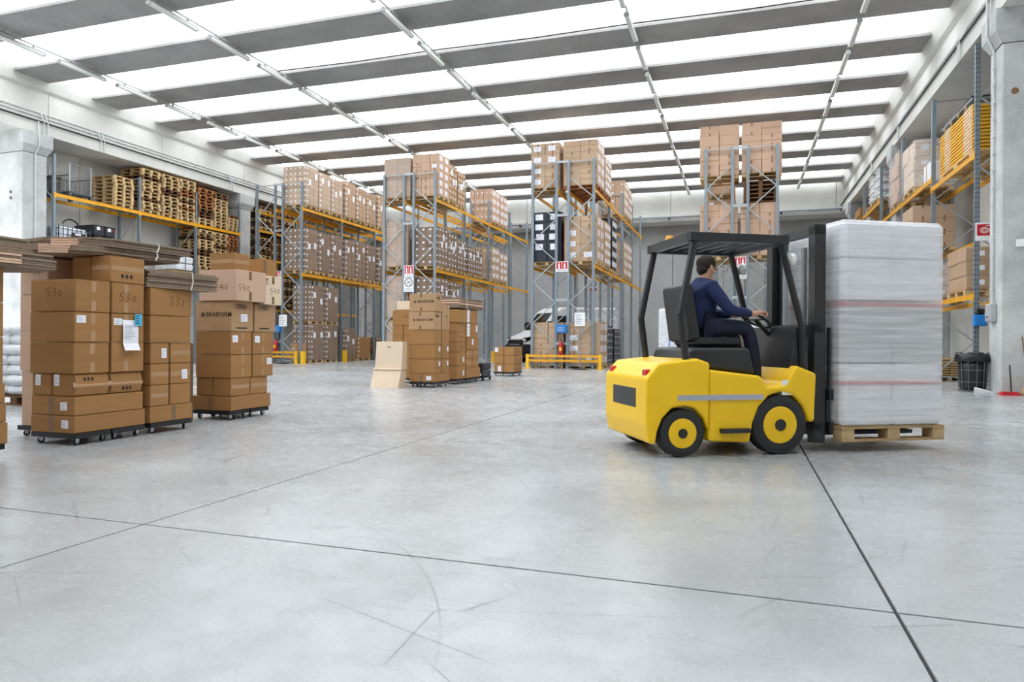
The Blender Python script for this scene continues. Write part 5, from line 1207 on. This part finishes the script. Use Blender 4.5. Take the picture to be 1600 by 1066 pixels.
def skin_mesh(verts, edges, rad, mname, root=0, sub=2):
    me = bpy.data.meshes.new('limb'); me.from_pydata(verts, edges, []); ob = bpy.data.objects.new('limb', me); COL.objects.link(ob)
    sk = ob.modifiers.new('skin', 'SKIN'); sk.use_smooth_shade = True
    for i, v in enumerate(me.skin_vertices[0].data): v.radius = rad[i] if isinstance(rad[i], tuple) else (rad[i], rad[i]); v.use_root = (i == root)
    ss = ob.modifiers.new('sub', 'SUBSURF'); ss.levels = sub; ss.render_levels = sub
    dg = bpy.context.evaluated_depsgraph_get(); out = bpy.data.meshes.new_from_object(ob.evaluated_get(dg)); bpy.data.objects.remove(ob)
    out.materials.clear(); out.materials.append(M[mname]); out.polygons.foreach_set('use_smooth', [True] * len(out.polygons)); return out
def driver():
    t = thing('person', 'person in dark blue work clothes seated driving the yellow forklift', 'person', F0, FA)
    # joints in forklift coordinates, facing +x; seat top at z 1.10
    pel = (.80, 0, 1.2); wst = (.79, 0, 1.33); che = (.8, 0, 1.5); shc = (.81, 0, 1.61); nek = (.835, 0, 1.67); hb = (.865, 0, 1.73); ht = (.875, 0, 1.84)
    V = [pel, wst, che, shc, nek, hb, ht]; Ed = [(0, 1), (1, 2), (2, 3), (3, 4), (4, 5), (5, 6)]
    Rd = [(.1, .12), (.09, .11), (.1, .13), (.06, .08), .052, (.078, .072), (.088, .08)]
    J = {}; J2 = {}
    for s in (-1, 1):
        b = len(V)
        V += [(.82, s * .17, 1.59), (.98, s * .25, 1.36), (1.26, s * .18, 1.33)]; Ed += [(3, b), (b, b + 1), (b + 1, b + 2)]; Rd += [.048, .038, .03]
        w = b + 2; pb = len(V)
        V += [(1.33, s * .17, 1.34)]; Ed += [(w, pb)]; Rd += [(.038, .02)]
        for fi, (dy, ln) in enumerate(((-.03, .9), (-.01, 1.0), (.01, .95), (.03, .75))):
            f0 = len(V); y = s * .17 + dy
            V += [(1.385, y, 1.355), (1.41, y, 1.335), (1.4, y, 1.305)]; Ed += [(pb, f0), (f0, f0 + 1), (f0 + 1, f0 + 2)]; Rd += [.011 * ln, .01 * ln, .008]
        f0 = len(V); V += [(1.345, s * .13, 1.33), (1.375, s * .12, 1.315)]; Ed += [(pb, f0), (f0, f0 + 1)]; Rd += [.012, .009]
        h = len(V)
        V += [(.85, s * .1, 1.19), (1.22, s * .16, 1.2), (1.3, s * .16, .84), (1.32, s * .16, .62), (1.44, s * .17, .58)]; Ed += [(0, h), (h, h + 1), (h + 1, h + 2), (h + 2, h + 3), (h + 3, h + 4)]; Rd += [.075, .05, .04, .034, .03]
    me = skin_mesh(V, Ed, Rd, 'skin')
    hd = MB(); hd.ball((.962, 0, 1.785), .02, .014, .022); [hd.ball((.87, s * .083, 1.785), .018, .01, .03) for s in (-1, 1)]; hd.ball((.943, 0, 1.745), .018, .028, .008)
    bm = bmesh.new(); bm.from_mesh(me); m2 = hd.mesh('face', 'skin', True); bm.from_mesh(m2); bm.to_mesh(me); bm.free()
    link('body', me, t)
    e = MB(); [e.ball((.95, s * .032, 1.805), .008, .011, .008) for s in (-1, 1)]; e.build('eyes', 'hair', t, smooth=True)
    h = MB(); h.ball((.852, 0, 1.835), .097, .09, .088, n=16, m=10); h.ball((.82, 0, 1.78), .062, .075, .07, n=14, m=8); h.build('hair', 'hair', t, smooth=True)
    V = [(.8, 0, 1.13), wst, che, shc, (.83, 0, 1.675)]; Ed = [(0, 1), (1, 2), (2, 3), (3, 4)]; Rd = [(.17, .19), (.14, .165), (.145, .185), (.125, .15), .082]
    for s in (-1, 1): b = len(V); V += [(.82, s * .17, 1.59), (.98, s * .25, 1.36), (1.25, s * .182, 1.33)]; Ed += [(3, b), (b, b + 1), (b + 1, b + 2)]; Rd += [.08, .06, .042]
    link('jacket', skin_mesh(V, Ed, Rd, 'navy'), t)
    V = [pel]; Ed = []; Rd = [(.14, .16)]
    for s in (-1, 1): h = len(V); V += [(.85, s * .1, 1.19), (1.22, s * .16, 1.2), (1.3, s * .16, .84), (1.315, s * .16, .66)]; Ed += [(0, h), (h, h + 1), (h + 1, h + 2), (h + 2, h + 3)]; Rd += [.11, .08, .065, .055]
    link('trousers', skin_mesh(V, Ed, Rd, 'navy_dark'), t)
    for s in (-1, 1): link('shoe', skin_mesh([(1.3, s * .16, .6), (1.36, s * .165, .585), (1.46, s * .17, .575)], [(0, 1), (1, 2)], [.05, (.045, .05), (.03, .04)], 'shoe', 0), t)
driver()

# ------------------------------------------------------------------ right side: rack under the eave, its goods, sign, bin, brooms
UPR = upright_mesh(7.9)
rf_ = [18.2, 21.95, 25.75, 29.5, 33.3, 37.0]
t = rack('grey rack with yellow beams along the right wall', 5.05, 6.2, rf_, {0: [2.2, 5.44], 1: [2.2, 3.9, 5.72], 2: [2.2, 3.9, 5.72], 3: [3.9, 6.6], 4: [3.9]}, +1, 7.9, UPR, 1.1, .8)
mb = MB()
for k in range(70): mb.box(-.0525, -.05, -.012, .012, .3 + k * .11, .34 + k * .11); mb.box(-.035, -.02, -.0425, -.04, .3 + k * .11, .34 + k * .11); mb.box(.02, .035, -.0425, -.04, .3 + k * .11, .34 + k * .11)
o = mb.build('perforations', 'cable', t, (.05, 0, 0)); o['kind'] = 'stuff'
PR = 'right wall rack'
for k, (y, n_) in enumerate(((20.0, 'first'),)):
    pallet(5.65, 20.0, 5.45, 'long pallet under the yellow panels, right wall rack', 'wood', 90, 2.4, 1.3)
t = thing('panel_stack', 'stack of yellow panels bound with white film on right wall rack', 'panels', (5.65, 20.0, 5.6))
for k in range(13): MB().box(-.52, .52, -1.35, 1.45, k * .085, k * .085 + .055, 0, .008).build('yellow_panel', 'slat_yellow', t)
for yy in (-1.3, .45): MB().box(-.535, .535, yy, yy + .5 + .1 * (yy < 0), -.005, 1.12, 0, .02).build('film_band', 'film_milky', t)
for yy in (-.9, -.3, .3, .9): MB().box(-.54, -.52, yy, yy + .09, 1.1, 1.2).build('batten', 'wood', t)
t = thing('flat_covers', 'dark sheets and grey profiles lying on the yellow panels', 'sheets', (5.65, 20.0, 6.83))
MB().box(-.5, .5, -1.2, 1.4, 0, .06, 0, .01).build('profiles', 'steel', t); MB().box(-.45, .45, -.2, 1.3, .06, .2, 0, .04).build('dark_sheet', 'steel_dark', t); MB().box(-.48, .42, -1.1, .1, .06, .14, 0, .02).build('dark_sheet', 'cable', t)
def cartons_wrapped(label, plabel, x0, x1, y0, y1, z, tiers, m_='kraft_pale', film='film_milky', pal='wood'):
    pallet((x0 + x1) / 2, (y0 + y1) / 2, z, plabel, pal, 90, (y1 - y0) / 1.2, (x1 - x0) / .8)
    t = thing('wrapped_load', label, 'load', ((x0 + x1) / 2, (y0 + y1) / 2, z + .146)); lx, ly = x1 - x0, y1 - y0; zz = 0
    for k, h in enumerate(tiers):
        for j in range(2):
            s = random.uniform(-.04, .04)
            MB().box(-lx / 2 + s, lx / 2 + s, -ly / 2 + j * ly / 2 + .005, -ly / 2 + (j + 1) * ly / 2 - .005, zz, zz + h - .004, 0, .02).build('carton', m_, t)
        MB().box(-lx / 2 + .2, -lx / 2 + .4, -ly / 2 - .008, -ly / 2 + .003, zz + h * .35, zz + h * .7).build('shipping_label', 'label', t)
        zz += h
    if film: MB().box(-lx / 2 - .05, lx / 2 + .05, -ly / 2 - .04, ly / 2 + .04, 0, zz + .01, 0, .06).build('stretch_film', film, t)
cartons_wrapped('tall white film-wrapped carton load on right wall rack, upper level', 'pallet under the tall white film-wrapped load, right rack', 5.03, 6.1, 23.9, 25.4, 5.73, [.5, .45, .5])
t = thing('white_parcel', 'small white parcel behind the second right post', 'parcel', (5.5, 22.7, 5.73)); MB().box(-.4, .4, -.35, .35, 0, .55, 0, .03).build('body', 'white_paint', t); MB().box(-.41, .41, -.03, .03, -.002, .56).build('tape', 'tape', t)
cartons_wrapped('narrow pale carton load beyond the tall white one, right rack', 'pallet under the narrow pale load, right rack', 5.05, 6.0, 26.3, 27.6, 5.73, [.45, .45, .45, .4], 'kraft_pink')
for k in range(9):
    for q in range(2):
        t = link('sack', bpy.data.meshes['sack'], None, (5.55, 30.6 + q * 1.3, 6.76 + k * .16)); t.rotation_euler = (0, 0, R(90) * (k % 2)); t.scale = (1.4, 1.2 if k % 2 == 0 else 1.0, 1)
        tag(t, f'white sack, {ORD[9 - k]} from top in the {("near", "far")[q]} pile of right wall rack', 'sack', 'white sacks on the right wall rack')
for q in range(2): pallet(5.55, 30.6 + q * 1.3, 6.61, f'pallet under the {("near", "far")[q]} pile of white sacks', 'wood', 90, 1.0, 1.3)
cartons_wrapped('brown carton load at the far end of right wall rack', 'pallet under the far brown load, right rack', 5.1, 6.1, 34.5, 35.9, 3.91 + 2.0, [.4, .4, .4], 'kraft', None)
t = thing('shelf_crate', 'dark crate carrying the far brown load on right rack', 'crate', (5.6, 35.2, 3.91)); MB().box(-.5, .5, -.7, .7, 0, 1.98, 0, .03).build('body', 'kraft_dark', t); MB().box(-.52, .52, -.72, .72, .9, .96).build('batten', 'wood', t)
for k in range(3):
    for q in range(2):
        for s in range(2):
            carton(5.02 + q * .58, 5.59 + q * .58, 24.0 + s * .72, 24.71 + s * .72, 4.06 + k * .42, 4.478 + k * .42, f'kraft carton, {ORD[3 - k]} row from top, {("left", "right")[q]} {("front", "rear")[s]}, below white load of right rack', 'kraft_beige', [('tape', 'y', .28, .08, 'tape_brown')], 0, 'cartons below the white load')
pallet(5.6, 24.7, 3.91, 'pallet under the kraft cartons below the white load', 'wood', 90, 1.2, 1.4)
cartons_wrapped('film-wrapped kraft load on the lowest beam of right rack', 'pallet under the film-wrapped kraft load, lowest beam', 5.15, 6.15, 19.2, 20.7, 2.21, [.35, .35, .35], 'kraft_light', 'film')
cartons_wrapped('pale wrapped load on the lowest beam beyond second right post', 'pallet under the pale wrapped load, lowest beam', 5.15, 6.15, 22.6, 24.0, 2.21, [.35, .35, .3], 'kraft_pink', 'film_milky')
t = thing('timber_stack', 'stack of pale planks on the floor under the right rack', 'planks', (5.6, 23.2, .15))
for k in range(7):
    for q in range(4): MB().box(-.48 + q * .24, -.26 + q * .24, -1.0, 1.0, k * .07, k * .07 + .05, 0, .006).build('plank', 'wood', t)
    if k < 6: MB().box(-.48, .48, -.6, -.52, k * .07 + .05, k * .07 + .07).build('spacer', 'wood_dark', t)
pallet(5.6, 23.2, 0, 'pallet under the stack of pale planks', 'wood', 90, 1.6, 1.2)
t = thing('post_guard', 'yellow post guard at the second post of right rack', 'guard', (5.1, 21.72, 0), 0, 'yellow post guards'); MB().box(-.1, .1, -.06, .06, .015, .5, 0, .01).build('shield', 'guard_yellow', t); MB().box(-.14, .14, -.1, .1, 0, .015).build('foot', 'guard_yellow', t)
def hose_sign(t, w, h):
    rect(t, 'red_field', 'sign_red', -w * .4, w * .44, h * .28, h * .9)
    mb = MB(); pts = []
    for k in range(40):
        a = k * .5; r = w * (.08 + .0055 * k); pts.append((.01 + r * math.cos(a), -.008, h * .58 + r * .8 * math.sin(a)))
    for p, q in zip(pts, pts[1:]): mb.bar(p, q, .003, w * .028, 0, (0, 0, 1))
    mb.bar((w * .1, -.008, h * .8), (w * .4, -.008, h * .84), .003, w * .04); mb.build('hose_symbol', 'sign_white', t)
board('fire_hose_sign', 'red fire hose sign on the first post of right rack', 5.06, 5.4, 3.4, 3.82, 18.156, hose_sign)
t = thing('blue_box', 'small blue box clamped to the first right post', 'box', (5.14, 18.1, 1.45)); MB().box(-.13, .13, -.07, .06, 0, .26, 0, .015).build('body', 'blue_plastic', t); MB().box(-.1, .1, -.085, -.07, .05, .1).build('ridge', 'blue_plastic', t); MB().box(.1, .2, -.06, -.04, .1, .13).build('white_cord', 'sign_white', t); MB().box(-.08, .1, -.03, .04, .26, .4, 0, .03).build('dark_bag', 'bin_bag', t)
t = thing('electric_box', 'grey electric box at the end of the pillar conduit', 'electric box', (5.08, 17.02, 1.52)); MB().box(-.1, .015, -.16, .16, 0, .38, 0, .012).build('housing', 'grey_panel', t); MB().box(-.11, -.1, -.13, .13, .04, .34).build('lid', 'grey_panel', t); MB().tube((-.112, 0, .1), (-.12, 0, .1), .025, 10).build('switch', 'cable', t)
t = thing('wall_box', 'small white box high on the front face of right pillar', 'box', (5.42, 16.65, 3.05)); MB().box(-.06, .1, -.06, 0, 0, .16, 0, .01).build('housing', 'white_paint', t); MB().box(-.04, .08, -.066, -.06, .02, .14).build('lid', 'white_paint', t)
def bin_():
    t = thing('waste_bin', 'black lined wire waste bin before the right pillar', 'bin', (4.83, 17.45, 0))
    MB().lathe([(.22, .03), (.25, .1), (.27, .5), (.28, .72)], (0, 0, 0), 24).build('liner', 'bin_bag', t, smooth=True)
    mb = MB()
    for k in range(12):
        a = 2 * math.pi * k / 12; mb.bar((.265 * math.cos(a), .265 * math.sin(a), .0), (.3 * math.cos(a), .3 * math.sin(a), .74), .012, .012)
    for z, r in ((.02, .268), (.22, .276), (.48, .29), (.73, .3)):
        for k in range(24):
            a, b = 2 * math.pi * k / 24, 2 * math.pi * (k + 1) / 24; mb.bar((r * math.cos(a), r * math.sin(a), z), (r * math.cos(b), r * math.sin(b), z), .012, .014)
    mb.build('wire_frame', 'wire', t)
    mb = MB(); n = 30; vs = []
    for i, (r, z) in enumerate(((.26, .8), (.3, .85), (.33, .8), (.34, .7), (.33, .66))):
        for k in range(n): a = 2 * math.pi * k / n; rr = r + .015 * math.sin(k * 2.7 + i * 1.3); vs.append((rr * math.cos(a), rr * math.sin(a), z + .02 * math.sin(k * 1.9 + i)))
    mb.add(vs, [(i * n + k, i * n + (k + 1) % n, (i + 1) * n + (k + 1) % n, (i + 1) * n + k) for i in range(4) for k in range(n)] + [tuple(range(n))]); mb.build('bag_rim', 'bin_bag', t, smooth=True)
    t = thing('paper_sheet', 'crumpled clear sheet on the floor before the waste bin', 'paper', (4.9, 16.98, 0)); MB().add([(-.15, .1, .0), (.25, -.08, .0), (.22, .08, .02), (-.12, .16, .12), (-.16, .05, .1)], [(0, 1, 2), (0, 2, 3), (0, 3, 4), (0, 1, 4)]).build('sheet', 'white_paint', t)
bin_()
t = thing('dustpan', 'red long-handled dustpan standing against the right pillar', 'dustpan', (5.22, 16.48, 0))
MB().prism([(-.17, 0), (.17, 0), (.13, .07), (-.15, .07)], lambda u, v, q: (u, q, v), -.08, .1).build('pan', 'red_paint', t); MB().tube((.05, .08, .06), (.03, .12, .62), .014, 8).build('handle', 'cable', t)
def broom(label, x, hx, hy, h, m_):
    t = thing('broom', label, 'broom', (x, 16.42, 0), 0, 'brooms against the right pillar')
    n = 14; mb = MB(); mb.lathe([(.09, 0), (.11, .03), (.1, .15), (.05, .24), (.02, .27)], (0, 0, 0), n); o = mb.build('bristles', 'straw', t, smooth=True)
    MB().lathe([(.024, .25), (.026, .33), (.018, .36)], (0, 0, 0), 10).build('collar', 'sign_white', t); MB().tube((0, 0, .3), (hx, hy, h), .014, 8).build('stick', m_, t)
broom('straw broom with dark stick, right of the red dustpan', 5.52, -.05, .2, 1.2, 'stick')
broom('straw broom with lighter stick leaning left behind the other', 5.5, -.16, .19, 1.13, 'wood')
bpy.data.objects[[o.name for o in bpy.data.objects if o.get('label', '').startswith('straw broom with lighter')][0]].location = (5.76, 16.46, 0)
# thin cable slung under the roof across the hall
mb = MB(); mb.path([(-14.1 + k * 2.825, 18.3, roof_z(-14.1 + k * 2.825) - .1 - .03 * (k % 2)) for k in range(7)], .018, 6); o = mb.build('slung_cable', 'cable'); tag(o, 'thin dark cable slung under the skylights across the hall', 'cable')
print('things', len(LABELS), 'objects', len(bpy.data.objects))
